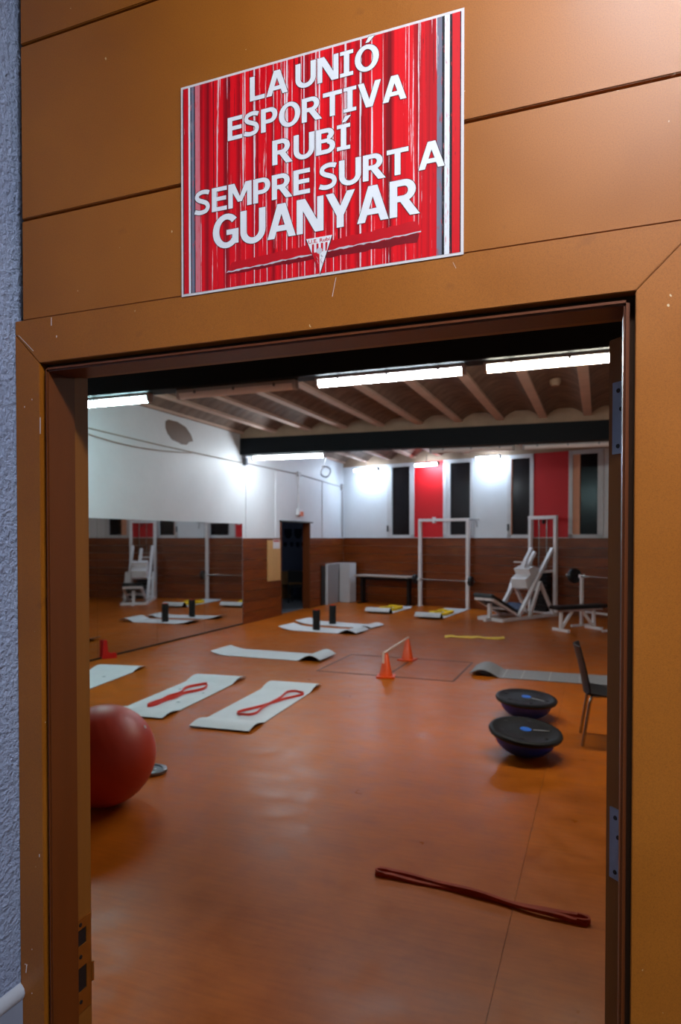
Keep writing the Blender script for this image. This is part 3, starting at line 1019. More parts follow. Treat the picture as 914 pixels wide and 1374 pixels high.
# club pennant
ta, tb, tc = (-0.3775, 2.1570), (-0.3395, 2.1570), (-0.3575, 2.1075)
flat([(ta[0] - 0.001, ta[1] - 0.001), (tb[0] + 0.0012, tb[1] - 0.001), (tc[0] + 0.0006, tc[1] - 0.0018)], -0.00122, 'pennant_edge', M['ink_dark'])
em = flat([ta, tb, tc], -0.0013, 'pennant', M['ink_white'])
def tri_at(z):
    t = (ta[1] - z) / (ta[1] - tc[1])
    return ta[0] + (tc[0] - ta[0]) * t, tb[0] + (tc[0] - tb[0]) * t
z0, z1 = 2.1485, 2.1370
for i in range(4):
    a0, b0 = tri_at(z0)
    a1, b1 = tri_at(z1)
    u0, u1 = (0.16 + i * 0.21), (0.16 + i * 0.21) + 0.11
    xs0 = a0 + (b0 - a0) * u0
    w = (b0 - a0) * 0.10
    xl = max(xs0, a1 + 0.0004)
    xr = min(xs0 + w, b1 - 0.0004)
    flat([(xs0, z0), (xs0 + w, z0), (min(xs0 + w, max(xr, a1 + 0.0008)), z1), (max(xs0, a1 + 0.0003) if xs0 < b1 else b1 - 0.0005, z1)], -0.0014, 'pennant_stripe', M['ink_red'])
a1, b1 = tri_at(z1)
flat([(a1, z1), ((a1 + b1) / 2, z1), ((tc[0]), tc[1])], -0.0014, 'pennant_half', M['ink_red'])
cpx, cpz = px2p(-0.3580, 2.1385)
MB().add([(cpx + 0.0042 * math.cos(t * math.pi / 12), -0.0015, cpz + 0.0042 * math.sin(t * math.pi / 12)) for t in range(24)], [tuple(range(24))]).build('pennant_ball', M['ink_grey'], po)
for xa, za, xb, zb_ in ((-0.3555, 2.1325, -0.3535, 2.1300), (-0.3550, 2.1285, -0.3560, 2.1250), (-0.3560, 2.1250, -0.3530, 2.1205), (-0.3620, 2.131, -0.3600, 2.127), (-0.3610, 2.126, -0.3595, 2.121)):
    A, B = px2p(xa, za), px2p(xb, zb_)
    MB().bar((A[0], -0.0015, A[1]), (B[0], -0.0015, B[1]), 0.0009, 0.0002).build('pennant_figure', M['ink_maroon'] if xa > -0.358 else M['ink_grey'], po)
a_, z_ = px2p(-0.3742, 2.1500)
b_, _ = px2p(-0.3428, 2.1500)
small_text('U.E. Rubi', a_, b_, z_, 0.0048, -0.0015).build('pennant_lettering', M['ink_red'], po)

# ================================================================== LEFT WALL THINGS
edges = [1.28 + 1.39 * k for k in range(8)]
for k, (a, b) in enumerate(zip(edges, edges[1:])):
    b = b if k < 6 else 11.01
    lab = {4: 'tall wall mirror panel behind the red hurdle bracket', 6: 'tall wall mirror panel ending at the brown wainscot', 5: 'tall wall mirror panel reflecting the white machine and a rack post'}.get(k, 'tall wall mirror panel nearer the entrance')
    t = thing('wall_mirror', lab, 'mirror', (X_LEFT, a, 0), 0, 'wall mirror panels')
    MB().box((0.004, 0.002, 0.028), (0.009, b - a - 0.002, 2.02)).build('mirror_glass', M['mirror'], t)
    MB().box((0.0, 0.0, 0.0), (0.012, b - a, 0.03)).box((0, 0, 0.028), (0.004, b - a, 2.022)).build('backing', M['mirror_edge'], t)

def wall_pt(x, y, off=0.02):
    return on_plane(x, y, 0, X_LEFT + off)
# pale board and notice
A, B = wall_pt(360, 725, 0.03), wall_pt(377, 778, 0.03)
o = MB().box((0, 0, 0), (0.02, B.y - A.y, A.z - B.z)).build('pine_board', M['pale_board'], loc=(X_LEFT + 0.025, A.y - 0.04, B.z))
tag(o, 'pale pine board hung on the wainscot beside the dark doorway', 'board')
A2, B2 = wall_pt(367.5, 724, 0.05), wall_pt(376.5, 736, 0.05)
t = thing('notice', 'small white paper notice with red heading on the pale board', 'paper', (X_LEFT + 0.047, A2.y - 0.03, B2.z))
MB().box((0, 0, 0), (0.001, B2.y - A2.y, A2.z - B2.z)).build('sheet', M['paper'], t)
MB().box((0.001, 0.02, A2.z - B2.z - 0.05), (0.0016, B2.y - A2.y - 0.02, A2.z - B2.z - 0.015)).build('heading', M['red_ink'], t)

# cables sagging along the wall
def path_obj(name, label, cat, pts, r, mat, seg=6):
    return tag(MB().tube(pts, r, seg).build(name, mat, None, True), label, cat)
xc = X_LEFT + 0.016
pts = []
for i in range(13):
    t = i / 12
    pts.append((xc, 5.7 + (11.0 - 5.7) * t, 3.30 + (3.24 - 3.30) * t - 0.02 * math.sin(math.pi * t)))
path_obj('wall_cable', 'upper grey cable running along the white wall above the mirrors', 'cable', pts, 0.010, M['cable'])
pts = []
for i in range(13):
    t = i / 12
    pts.append((xc + 0.02, 5.7 + (9.2 - 5.7) * t, 3.30 + (3.225 - 3.30) * t - 0.12 * math.sin(math.pi * t)))
path_obj('wall_cable', 'lower grey cable sagging on the white wall above the mirrors', 'cable', pts, 0.008, M['cable'])
t = thing('wall_conduit', 'grey conduit along the white wall above the dark doorway', 'conduit')
MB().tube([(xc, 11.2, 3.25), (xc, 13.7, 3.245), (xc, 16.6, 3.14)], 0.014, 8).build('pipe', M['conduit'], t, True)
MB().box((X_LEFT, 13.62, 3.19), (X_LEFT + 0.04, 13.78, 3.30)).build('junction_box', M['conduit'], t)
MB().box((X_LEFT, 16.48, 3.05), (X_LEFT + 0.05, 16.62, 3.22)).build('junction_box', M['conduit'], t)
t = thing('emergency_light', 'small white and orange emergency light on a drop conduit above the doorway', 'light')
MB().box((X_LEFT, 13.58, 2.28), (X_LEFT + 0.07, 13.80, 2.42)).build('housing', M['white_conduit'], t)
MB().box((X_LEFT + 0.02, 13.66, 2.25), (X_LEFT + 0.085, 13.82, 2.36)).build('lens', M['lens_orange'], t)
MB().tube([(xc, 13.69, 2.42), (xc, 13.69, 3.19)], 0.02, 8).build('drop_conduit', M['white_conduit'], t, True)
for yy, z0, lab in ((11.16, 1.75, 'thin white vertical pipe at the end of the mirrors'), (12.48, 1.75, 'thin white vertical pipe before the dark doorway'), (15.15, 1.75, 'thin white vertical pipe past the dark doorway')):
    path_obj('wall_pipe', lab, 'pipe', [(X_LEFT + 0.012, yy, z0), (X_LEFT + 0.012, yy, 3.225)], 0.013, M['white_conduit'], 8)
path_obj('corner_pipe', 'thin grey pipe running down the far room corner', 'pipe', [(X_LEFT + 0.03, 16.55, 1.76), (X_LEFT + 0.03, 16.55, 3.04)], 0.02, M['conduit'], 8)
t = thing('wall_bracket', 'small grey metal bracket box on the wall under the far beam end', 'bracket', (X_LEFT, 11.05, 3.2))
MB().box((0, 0, 0), (0.08, 0.07, 0.14)).build('box', M['grey_steel'], t, bevel=0.006)
MB().tube([(0.04, 0.03, 0.14), (0.04, 0.03, 0.185)], 0.012, 8).build('stem', M['grey_steel'], t)
# coil of wire hanging from the lamp
cp = on_plane(437, 633, 1, beam2_y(-4.95, 0.115))
t = thing('hanging_wire_coil', 'loop of wire hanging from the end of the lit lamp', 'wire', cp)
ring = [(0.10 * math.cos(a), 0.01 * math.sin(3 * a), 0.10 * math.sin(a)) for a in [2 * math.pi * i / 24 for i in range(24)]]
MB().tube(ring, 0.013, 8, True).build('coil', M['grey_steel'], t, True)
MB().tube([(0.015, 0, 0.30), (-0.04, 0, 0.10)], 0.008, 6).build('lead', M['grey_steel'], t)
MB().box((-0.075, -0.02, 0.07), (-0.035, 0.02, 0.12)).build('connector', M['white_conduit'], t)

# red plastic bracket at the mirror foot
q = on_floor(137, 886)
t = thing('hurdle_bracket', 'red plastic L shaped hurdle bracket on the floor against the mirror', 'bracket', (X_LEFT + 0.075, q.y + 0.16, 0), R(50))
MB().prism([(-0.10, 0.012), (0.11, 0.012), (0.11, 0.06), (0.085, 0.085), (0.03, 0.075), (-0.01, 0.10), (-0.025, 0.27), (-0.075, 0.27), (-0.09, 0.06)], -0.022, 0.022, 'y').build('bracket', M['red_plastic'], t, bevel=0.005)
MB().box((-0.10, -0.03, 0), (0.11, 0.03, 0.016)).build('base', M['red_plastic'], t, bevel=0.003)

# grey panel, white block, table against the far corner
t = thing('foam_board', 'speckled grey panel with white edge leaning at the wall corner', 'panel', (X_LEFT + 0.045, 15.32, 0))
MB().box((0.022, 0, 0), (0.05, 1.02, 1.04)).build('face', M['grey_panel'], t)
MB().box((0.0, -0.03, 0), (0.055, 0.0, 1.04)).box((0.0, -0.03, 1.04), (0.055, 1.02, 1.06)).build('edge', M['white_box'], t)
t = thing('dark_strip', 'upright dark strip at the near edge of the speckled grey panel', 'panel', (X_LEFT + 0.025, 15.02, 0))
MB().box((0, 0, 0), (0.018, 0.30, 1.02)).build('face', M['black'], t)  # flat black strip at the near edge of the grey panel
p = on_floor(460, 806.5)
t = thing('white_block', 'upright white block between the grey panel and the table', 'box', (X_LEFT + 0.11, 16.12, 0), -SKEW)
MB().box((0, 0, 0), (0.34, 0.30, 1.06)).build('body', M['white_box'], t, bevel=0.008)

s0, s1 = S(476, 0.5), S(548, 0.5)
t = back_root(thing, 'table', 'long narrow pale table with black legs along the far wall', 'table', s0, 0.04)
TL = s1 - s0
MB().box((0, -0.50, 0.715), (TL, 0, 0.75)).build('table_top', M['table_top'], t, bevel=0.004)
for lx in (0.09, TL - 0.13):
    MB().box((lx, -0.32, 0.02), (lx + 0.07, -0.18, 0.715)).build('leg', M['black'], t)
    MB().box((lx, -0.47, 0), (lx + 0.07, -0.03, 0.03)).build('foot', M['black'], t)
    MB().box((lx, -0.45, 0.69), (lx + 0.07, -0.04, 0.715)).build('top_brace', M['black'], t)
MB().box((0.12, -0.27, 0.62), (TL - 0.10, -0.24, 0.70)).build('stretcher', M['black'], t)

# ================================================================== BARBELL RACK
RO = 0.20
s0, s1 = S(564, RO), S(628, RO)
t = back_root(thing, 'barbell_rack', 'tall white two post barbell rack against the far wall', 'rack', s0, RO)
W = s1 - s0
zt_ = Zb(600, 699, RO)
for x_, nm in ((0, 'post'), (W, 'post')):
    MB().box((x_ - 0.04, -0.04, 0), (x_ + 0.04, 0.04, zt_)).build(nm, M['white_steel'], t, bevel=0.006)
    MB().box((x_ - 0.05, -0.09, 0), (x_ + 0.05, 0.09, 0.012)).build('foot_plate', M['white_steel'], t)
    MB().box((x_ - 0.025, -0.10, 0.655), (x_ + 0.025, -0.04, 0.675)).box((x_ - 0.025, -0.10, 0.675), (x_ + 0.025, -0.09, 0.72)).build('hook', M['white_steel'], t)
MB().box((-0.04, -0.04, zt_ - 0.01), (W + 0.04, 0.04, zt_ + 0.06)).build('top_bar', M['white_steel'], t, bevel=0.006)
MB().box((W * 0.30 - 0.03, -0.05, zt_ - 0.05), (W * 0.30 + 0.03, 0.05, zt_ + 0.10)).build('pulley_bracket', M['white_steel'], t)
MB().bar((W + 0.04, 0, zt_ + 0.02), (W + 0.30, 0, zt_ + 0.02), 0.025).bar((W + 0.22, 0, zt_ + 0.02), (W + 0.24, 0, zt_ - 0.16), 0.02).build('side_arm', M['grey_steel'], t)
t2 = back_root(thing, 'barbell', 'steel barbell with small black plates resting on the white rack', 'barbell', s0 + W / 2, RO + 0.065)
MB().tube([(-W / 2 - 0.22, 0, 0.689), (W / 2 + 0.22, 0, 0.689)], 0.013, 10).build('shaft', M['chrome'], t2, True)
for s_ in (-1, 1):
    MB().lathe([(0.11, -0.04), (0.12, -0.03), (0.12, 0.03), (0.11, 0.04)], 24, Matrix.Translation((s_ * (W / 2 + 0.11), 0, 0.689)) @ Matrix.Rotation(R(90), 4, 'Y')).build('weight_plate', M['black'], t2, True)

# ================================================================== LEG PRESS WITH WEIGHT TOWER
LPA = math.atan2(0.86, 0.5) - R(90)          # the machine points away from the viewer's right
lp = thing('leg_press_machine', 'white leg press machine with weight tower and black reclined pad', 'gym machine', (-1.22, 15.0, 0), LPA)
WS = M['white_steel']
# local -y: towards the seat, local x: across
for sx_ in (-1, 1):
    x_ = 0.33 * sx_
    MB().bar((x_, 0.0, 0), (x_, 0.0, 2.20), 0.075).build('tower_post', WS, lp, bevel=0.005)
    MB().bar((0.30 * sx_, -1.85, 0.035), (0.33 * sx_, 0.05, 0.035), 0.07).build('base_rail', WS, lp)
    MB().bar((0.27 * sx_, -1.24, 0.08), (0.27 * sx_, -0.03, 1.50), 0.07).build('slide_rail', WS, lp)
    MB().bar((0.36 * sx_, -0.62, 0.78), (0.36 * sx_, -0.12, 0.06), 0.06).bar((0.36 * sx_, -0.62, 0.78), (0.36 * sx_, -0.98, 0.06), 0.06).build('side_brace', WS, lp)
    MB().tube([(0.10 * sx_, 0.0, 0.06), (0.10 * sx_, 0.0, 2.18)], 0.014, 8).build('guide_rod', M['chrome'], lp, True)
    MB().bar((0.22 * sx_, -2.05, 0.47), (0.22 * sx_, -1.18, 0.07), 0.055).build('backrest_frame', WS, lp)
    MB().bar((0.27 * sx_, -1.12, 0.10), (0.33 * sx_, -1.10, 0.33), 0.03).build('grip', WS, lp)
MB().bar((-0.37, 0, 2.20), (0.37, 0, 2.20), 0.075).build('tower_top', WS, lp)
MB().bar((-0.33, -0.02, 0.06), (0.33, -0.02, 0.06), 0.06).bar((-0.30, -1.82, 0.035), (0.30, -1.82, 0.035), 0.07).build('cross_rail', WS, lp)
MB().bar((-0.22, -2.05, 0.47), (0.22, -2.05, 0.47), 0.055).bar((-0.22, -1.62, 0.26), (0.22, -1.62, 0.26), 0.05).build('backrest_cross', WS, lp)
MB().bar((0, -1.86, 0.0), (0, -1.86, 0.37), 0.07).bar((0, -1.86, 0.035), (0, -2.02, 0.035), 0.07).build('front_leg', WS, lp)
MB().bar((0, -2.10, 0.56), (0, -1.22, 0.15), 0.50, 0.085).build('back_pad', M['black_vinyl'], lp, bevel=0.02)
MB().bar((0, -1.24, 0.16), (0, -0.92, 0.30), 0.46, 0.08).build('seat_pad', M['blue_vinyl'], lp, bevel=0.02)
# foot carriage: stepped white plates across the rails
mb = MB()
prof = [(-0.86, 0.64), (-0.42, 0.60), (-0.36, 0.74), (-0.44, 0.82), (-0.36, 0.88), (-0.42, 1.08), (-0.60, 1.12), (-0.80, 1.06), (-0.72, 0.94), (-0.90, 0.84)]
mb.prism(prof, -0.20, 0.20, 'x')
mb.build('foot_carriage', WS, lp, bevel=0.006)
MB().bar((-0.30, -0.55, 0.62), (0.30, -0.55, 0.62), 0.07).bar((0.20, -0.40, 0.98), (0.28, -0.05, 1.0), 0.05).build('carriage_axle', WS, lp)
MB().bar((0, -0.60, 1.08), (0, -0.30, 1.42), 0.07).bar((0, -0.72, 1.06), (0, -0.62, 1.24), 0.06).build('carriage_post', WS, lp)
MB().bar((-0.32, -0.62, 1.20), (-0.05, -0.62, 1.20), 0.03).build('carriage_handle', WS, lp)
for i in range(9):
    MB().box((-0.17, -0.08, 0.08 + i * 0.10), (0.17, 0.10, 0.08 + i * 0.10 + 0.088)).build('stack_plate', M['black'], lp)
MB().lathe([(0.05, -0.015), (0.055, 0), (0.05, 0.015)], 14, Matrix.Translation((0.02, 0, 2.10)) @ Matrix.Rotation(R(90), 4, 'Y')).build('pulley', M['black'], lp)

# ================================================================== WEIGHT BENCH
BA = R(45)
wbn = thing('weight_bench', 'black padded weight bench with white frame partly hidden by the open door', 'bench', (-0.68, 12.30, 0), BA - R(90))
# local y along the bench away from viewer, local x across
for yy in (0.0, 0.80):
    MB().bar((-0.21, yy, 0.025), (0.21, yy, 0.025), 0.05).build('foot', WS, wbn)
    MB().bar((0, yy, 0.05), (0, yy, 0.40), 0.05).build('leg', WS, wbn)
MB().bar((0, 0.02, 0.06), (0, 0.28, 0.38), 0.045).bar((0, 0.78, 0.06), (0, 0.50, 0.38), 0.045).build('brace', WS, wbn)
MB().bar((0, -0.10, 0.385), (0, 1.0, 0.385), 0.06, 0.05).build('spine', WS, wbn)
MB().box((-0.14, -0.18, 0.41), (0.14, 1.05, 0.475)).build('pad', M['black_vinyl'], wbn, bevel=0.015)
for sx_ in (-1, 1):
    MB().bar((0.40 * sx_, 0.88, 0), (0.40 * sx_, 0.88, 0.96), 0.05).build('upright', WS, wbn)
    MB().bar((0.40 * sx_, 0.62, 0.02), (0.40 * sx_, 1.15, 0.02), 0.04).build('upright_foot', WS, wbn)
    MB().box((0.40 * sx_ - 0.025, 0.82, 0.955), (0.40 * sx_ + 0.025, 0.94, 0.97)).box((0.40 * sx_ - 0.025, 0.82, 0.97), (0.40 * sx_ + 0.025, 0.835, 1.02)).box((0.40 * sx_ - 0.025, 0.925, 0.97), (0.40 * sx_ + 0.025, 0.94, 1.02)).build('cradle', WS, wbn)
MB().bar((-0.40, 0.88, 0.30), (0.40, 0.88, 0.30), 0.04).build('cross_bar', WS, wbn)
t2 = thing('barbell', 'steel barbell with black plates lying on the weight bench uprights', 'barbell', wbn.matrix_basis @ Vector((0, 0.88, 0.985)), BA - R(90))
MB().tube([(-0.82, 0, 0), (0.82, 0, 0)], 0.0135, 10).build('shaft', M['chrome'], t2, True)
for s_ in (-1, 1):
    MB().lathe([(0.14, -0.045), (0.15, -0.03), (0.15, 0.03), (0.14, 0.045)], 24, Matrix.Translation((s_ * 0.60, 0, 0)) @ Matrix.Rotation(R(90), 4, 'Y')).build('weight_plate', M['black'], t2, True)
    MB().tube([(s_ * 0.66, 0, 0), (s_ * 0.82, 0, 0)], 0.025, 10).build('sleeve', M['chrome'], t2, True)

# ================================================================== EXERCISE MATS
def mat_obj(label, cx, cy, heading, L, W, start, end, top='mat_top', prints=False, group='exercise mats on the gym floor'):
    """start / end: (kind, height, length); local y runs along the mat, heading is the compass of +y"""
    t = thing('exercise_mat', label, 'mat', (cx, cy, 0), heading, group)
    n = 60
    prof = []
    def hump(kind, A, Lc, d):
        if d > Lc or A == 0:
            return 0.0
        u = d / Lc
        if kind == 'lift':
            return A * (1 - u) ** 2
        return A * max(0.0, math.sin(math.pi * (0.12 + 0.88 * u))) ** 1.1
    for i in range(n + 1):
        u = i / n
        y = L * (u - 0.5)
        z = 0.001 + hump(*start, y + L / 2) + hump(*end, L / 2 - y)
        prof.append((y, z))
    th = 0.007
    def sheet(z0, z1, inset):
        mb = MB()
        w = W / 2 - inset
        v, f = [], []
        for (y, z) in prof:
            v += [(-w, y, z + z0), (w, y, z + z0), (w, y, z + z1), (-w, y, z + z1)]
        for i in range(n):
            for j in range(4):
                j2 = (j + 1) % 4
                f.append((i * 4 + j, (i + 1) * 4 + j, (i + 1) * 4 + j2, i * 4 + j2))
        f += [(0, 1, 2, 3), (n * 4 + 3, n * 4 + 2, n * 4 + 1, n * 4)]
        return mb.add(v, f)
    sheet(0.0, th * 0.55, 0.0).build('underside', M['mat_under'], t, True)
    sheet(th * 0.55, th, 0.0).build('top_sheet', M[top], t, True)
    if prints:
        for (px_, py_, r_) in prints:
            MB().lathe([(r_, th + 0.001), (r_, th + 0.0018), (0, th + 0.0018)], 16, Matrix.Translation((px_, py_, 0))).build('print_mark', M['mat_print'], t)
    return t

lab_m = 'pale grey exercise mat '
mat_obj(lab_m + 'with printed marks cut off by the door frame beside the mirror', -5.84, 5.60, R(9), 1.95, 0.62, ('lift', 0.02, 0.3), ('arch', 0.035, 0.35), prints=[(0.05, -0.1, 0.03), (-0.12, 0.1, 0.025), (0.1, 0.3, 0.022)])
mB = mat_obj(lab_m + 'with one straight red band beside the red ball', -4.31, 5.48, R(5.5), 1.98, 0.61, ('arch', 0.03, 0.35), ('arch', 0.04, 0.4), prints=[(0.12, -0.35, 0.02), (-0.16, 0.2, 0.02), (0.18, 0.1, 0.015)])
mC = mat_obj(lab_m + 'with a red band twisted into a figure eight', -3.29, 5.42, R(4), 2.02, 0.60, ('arch', 0.035, 0.35), ('arch', 0.04, 0.4), prints=[(0.0, -0.78, 0.02), (0.1, -0.8, 0.02)])
mat_obj(lab_m + 'lying bare across the floor in front of the mirrors', -4.53, 8.08, R(-90.5), 1.78, 0.60, ('lift', 0.05, 0.3), ('arch', 0.085, 0.34))
mat_obj(lab_m + 'under the black roller nearer the cones', -4.86, 10.83, R(-95), 1.62, 0.60, ('lift', 0.06, 0.35), ('arch', 0.075, 0.36))
mat_obj(lab_m + 'under the black roller nearer the far corner', -4.88, 11.70, R(-98), 1.72, 0.58, ('lift', 0.06, 0.35), ('arch', 0.05, 0.34))
mG = mat_obj(lab_m + 'with rolled end and yellow band in front of the table', -4.72, 14.62, R(-3.5), 1.66, 0.60, ('arch', 0.125, 0.24), ('lift', 0.02, 0.2))
mH = mat_obj(lab_m + 'with rolled end and yellow band under the barbell rack', -3.36, 14.28, R(-5), 2.15, 0.58, ('arch', 0.125, 0.24), ('lift', 0.02, 0.2))
mI = mat_obj('ribbed dark grey exercise mat with curled end behind the half balls', -0.58, 7.94, R(91), 1.92, 0.58, ('arch', 0.03, 0.3), ('arch', 0.085, 0.36), top='mat_grey')
for yy in (-0.35, 0.0, 0.33, 0.55):
    MB().box((-0.29, yy - 0.006, 0.008), (0.29, yy + 0.006, 0.0095)).build('fold_line', M['fixture'], mI)

# ================================================================== BANDS
def band(name, label, pts, w, th, mat, loc, rotz, closed=True, group=None):
    o = MB().ribbon(pts, w, th, closed).build(name, mat, None, True, loc=loc)
    o.rotation_euler = (0, 0, rotz)
    return tag(o, label, 'band', group)

def floor_line(a, b):
    A, B = on_floor(*a), on_floor(*b)
    return (A + B) / 2, math.atan2(B.y - A.y, B.x - A.x), (B - A).length

# figure-eight band: two teardrop loops joined by crossing strands
mid, ang, L = floor_line((325, 962), (401, 931))
pts = []
N = 64
for i in range(N):
    a = 2 * math.pi * i / N
    x_ = L / 2 * math.cos(a)
    k = abs(math.cos(a))
    y_ = 0.10 * math.sin(2 * a) * (0.25 + 1.15 * k ** 2)
    pts.append((x_, y_, 0.001 + (0.006 if math.sin(a) > 0 else 0.0)))
band('resistance_band', 'red resistance band twisted into a figure eight on a mat', pts, 0.026, 0.006, M['red_band'], (mid.x, mid.y, 0.009), ang)
# band pulled straight with one loop
mid, ang, L = floor_line((199, 950), (277, 920))
pts = []
for i in range(N):
    a = 2 * math.pi * i / N
    x_ = L / 2 * math.cos(a)
    u = (x_ / L + 0.5)
    w_ = 0.034 + (0.085 * math.sin(math.pi * (u - 0.60) / 0.40) if u > 0.60 else 0.012 * math.sin(u * 21))
    pts.append((x_, w_ * math.copysign(abs(math.sin(a)) ** 0.55, math.sin(a)), 0.001))
band('resistance_band', 'red resistance band pulled straight with one open loop on a mat', pts, 0.030, 0.009, M['red_band'], (mid.x, mid.y, 0.009), ang)
# dark band in the foreground
mid, ang, L = floor_line((506, 1172), (790, 1238))
def strand(sign):
    out = []
    for i in range(41):
        u = i / 40
        x_ = L * (u - 0.5)
        env = 0.017 + 0.006 * math.sin(u * 9 + sign) + (0.006 if u < 0.06 or u > 0.92 else 0)
        tw = math.cos(math.pi * (u * 1.05))
        out.append((x_, sign * env * tw + 0.010 * math.sin(u * 5.5), 0.012 + 0.007 * math.sin(math.pi * u) * sign + 0.003 * math.sin(u * 17)))
    return out
t = thing('resistance_band', 'long dark red resistance band stretched on the floor inside the entrance', 'band', (mid.x, mid.y, 0), ang)
for sg in (-1, 1):
    q = strand(sg)
    mb = MB()
    k = []
    for i, (x_, y_, z_) in enumerate(q):
        r_ = 0.5 + 0.5 * math.sin(i * 0.45 + sg)
        w2, h2 = 0.0085 + 0.003 * r_, 0.0075 + 0.003 * (1 - r_)
        k.append([(x_, y_ - w2, z_ - h2), (x_, y_ + w2, z_ - h2 * 0.8), (x_, y_ + w2 * 0.9, z_ + h2), (x_, y_ - w2 * 0.9, z_ + h2 * 0.8)])
    v = [c for s_ in k for c in s_]
    f = []
    for i in range(len(k) - 1):
        for j in range(4):
            f.append((i * 4 + j, (i + 1) * 4 + j, (i + 1) * 4 + (j + 1) % 4, i * 4 + (j + 1) % 4))
    f += [(0, 1, 2, 3), tuple(len(v) - 4 + j for j in (3, 2, 1, 0))]
    v = [(a, b, max(c, 0.0008)) for a, b, c in v]
    mb.add(v, f).build('strand', M['brown_band'], t, True)
for sg in (-1, 1):
    x_ = sg * L / 2
    pts = [(x_ + sg * (-0.05 + 0.055 * math.sin(a)), 0.010 * math.sin(5.5 if sg > 0 else 0) + 0.021 * math.cos(a) * (1.0 if sg < 0 else 1.15), 0.0015) for a in [math.pi * i / 10 for i in range(11)]]
    MB().ribbon(pts, 0.024, 0.009, False).build('end_loop', M['brown_band'], t, True)
# yellow band on the floor
A, B = on_floor(597, 855), on_floor(677, 857)
v, f = [], []
n = 24
for i in range(n + 1):
    u = i / n
    P_ = A.lerp(B, u)
    d = Vector((-(B - A).y, (B - A).x, 0)).normalized()
    w = 0.095 * (0.6 + 0.45 * abs(math.cos(u * 7.0)))
    lift = 0.002 + 0.012 * max(0, math.sin(u * 14)) ** 2
    off = d * (0.03 * math.sin(u * 6))
    for s_, dz in ((-1, 0), (1, 0), (1, 0.004), (-1, 0.004)):
        c = P_ + off + d * (s_ * w)
        v.append((c.x - A.x, c.y - A.y, lift + dz + (0.012 if s_ > 0 else 0)))
for i in range(n):
    for j in range(4):
        f.append((i * 4 + j, (i + 1) * 4 + j, (i + 1) * 4 + (j + 1) % 4, i * 4 + (j + 1) % 4))
f += [(0, 1, 2, 3), (n * 4 + 3, n * 4 + 2, n * 4 + 1, n * 4)]
o = MB().add(v, f).build('resistance_band', M['yellow_band'], None, True, loc=(A.x, A.y, 0.0))
tag(o, 'flat yellow resistance band on the bare floor beyond the cones', 'band')
# crumpled yellow bands on two far mats
for m_, yb, lab in ((mG, 0.12, 'crumpled yellow resistance band on the mat in front of the table'), (mH, -0.05, 'crumpled yellow resistance band on the mat under the barbell rack')):
    pts = []
    for i in range(40):
        a = 2 * math.pi * i / 40
        pts.append((0.17 * math.cos(a) + 0.02 * math.sin(5 * a), 0.40 * math.sin(a) + 0.06 * math.sin(3 * a), 0.0 + 0.012 * (1 + math.sin(4 * a))))
    loc = m_.matrix_basis @ Vector((0.0, yb, 0.009))
    o = MB().ribbon(pts, 0.05, 0.10, True).build('resistance_band', M['yellow_band'], None, True, loc=loc)
    o.rotation_euler = (0, 0, m_.rotation_euler[2])
    tag(o, lab, 'band')

# ================================================================== BALL, DISC, HALF BALLS, CONES, ROLLERS, CHAIR
BALL = (-3.02, 2.68)
t = thing('exercise_ball', 'large red rubber exercise ball partly hidden by the door frame', 'ball', (BALL[0], BALL[1], 0), R(20))
RB = 0.325
prof = [(0, 0)]
NB = 56
for i in range(1, NB):
    a = math.pi * i / NB
    rr = RB - (0.0012 if 14 < i < 42 and i % 3 == 0 else 0.0)
    prof.append((rr * math.sin(a), RB - rr * math.cos(a)))
prof.append((0, 2 * RB))
mtx = Matrix.Translation((0, 0, RB)) @ Matrix.Rotation(R(55), 4, 'Y') @ Matrix.Translation((0, 0, -RB))
MB().lathe(prof, 64, mtx).build('shell', M['ball'], t, True)
MB().lathe([(0.012, 2 * RB - 0.004), (0.012, 2 * RB + 0.003), (0, 2 * RB + 0.004)], 12, mtx).build('valve', M['paper'], t)

q = on_floor(206, 1038)
t = thing('weight_disc', 'small grey weight disc on the floor behind the red ball', 'weight', (q.x - 0.03, q.y + 0.02, 0))
MB().lathe([(0.10, 0.0), (0.112, 0.006), (0.112, 0.026), (0.10, 0.032), (0.075, 0.032), (0.07, 0.026), (0.035, 0.026), (0.03, 0.032), (0.014, 0.032), (0.014, 0.004)], 32).build('plate', M['grey_steel'], t, True)

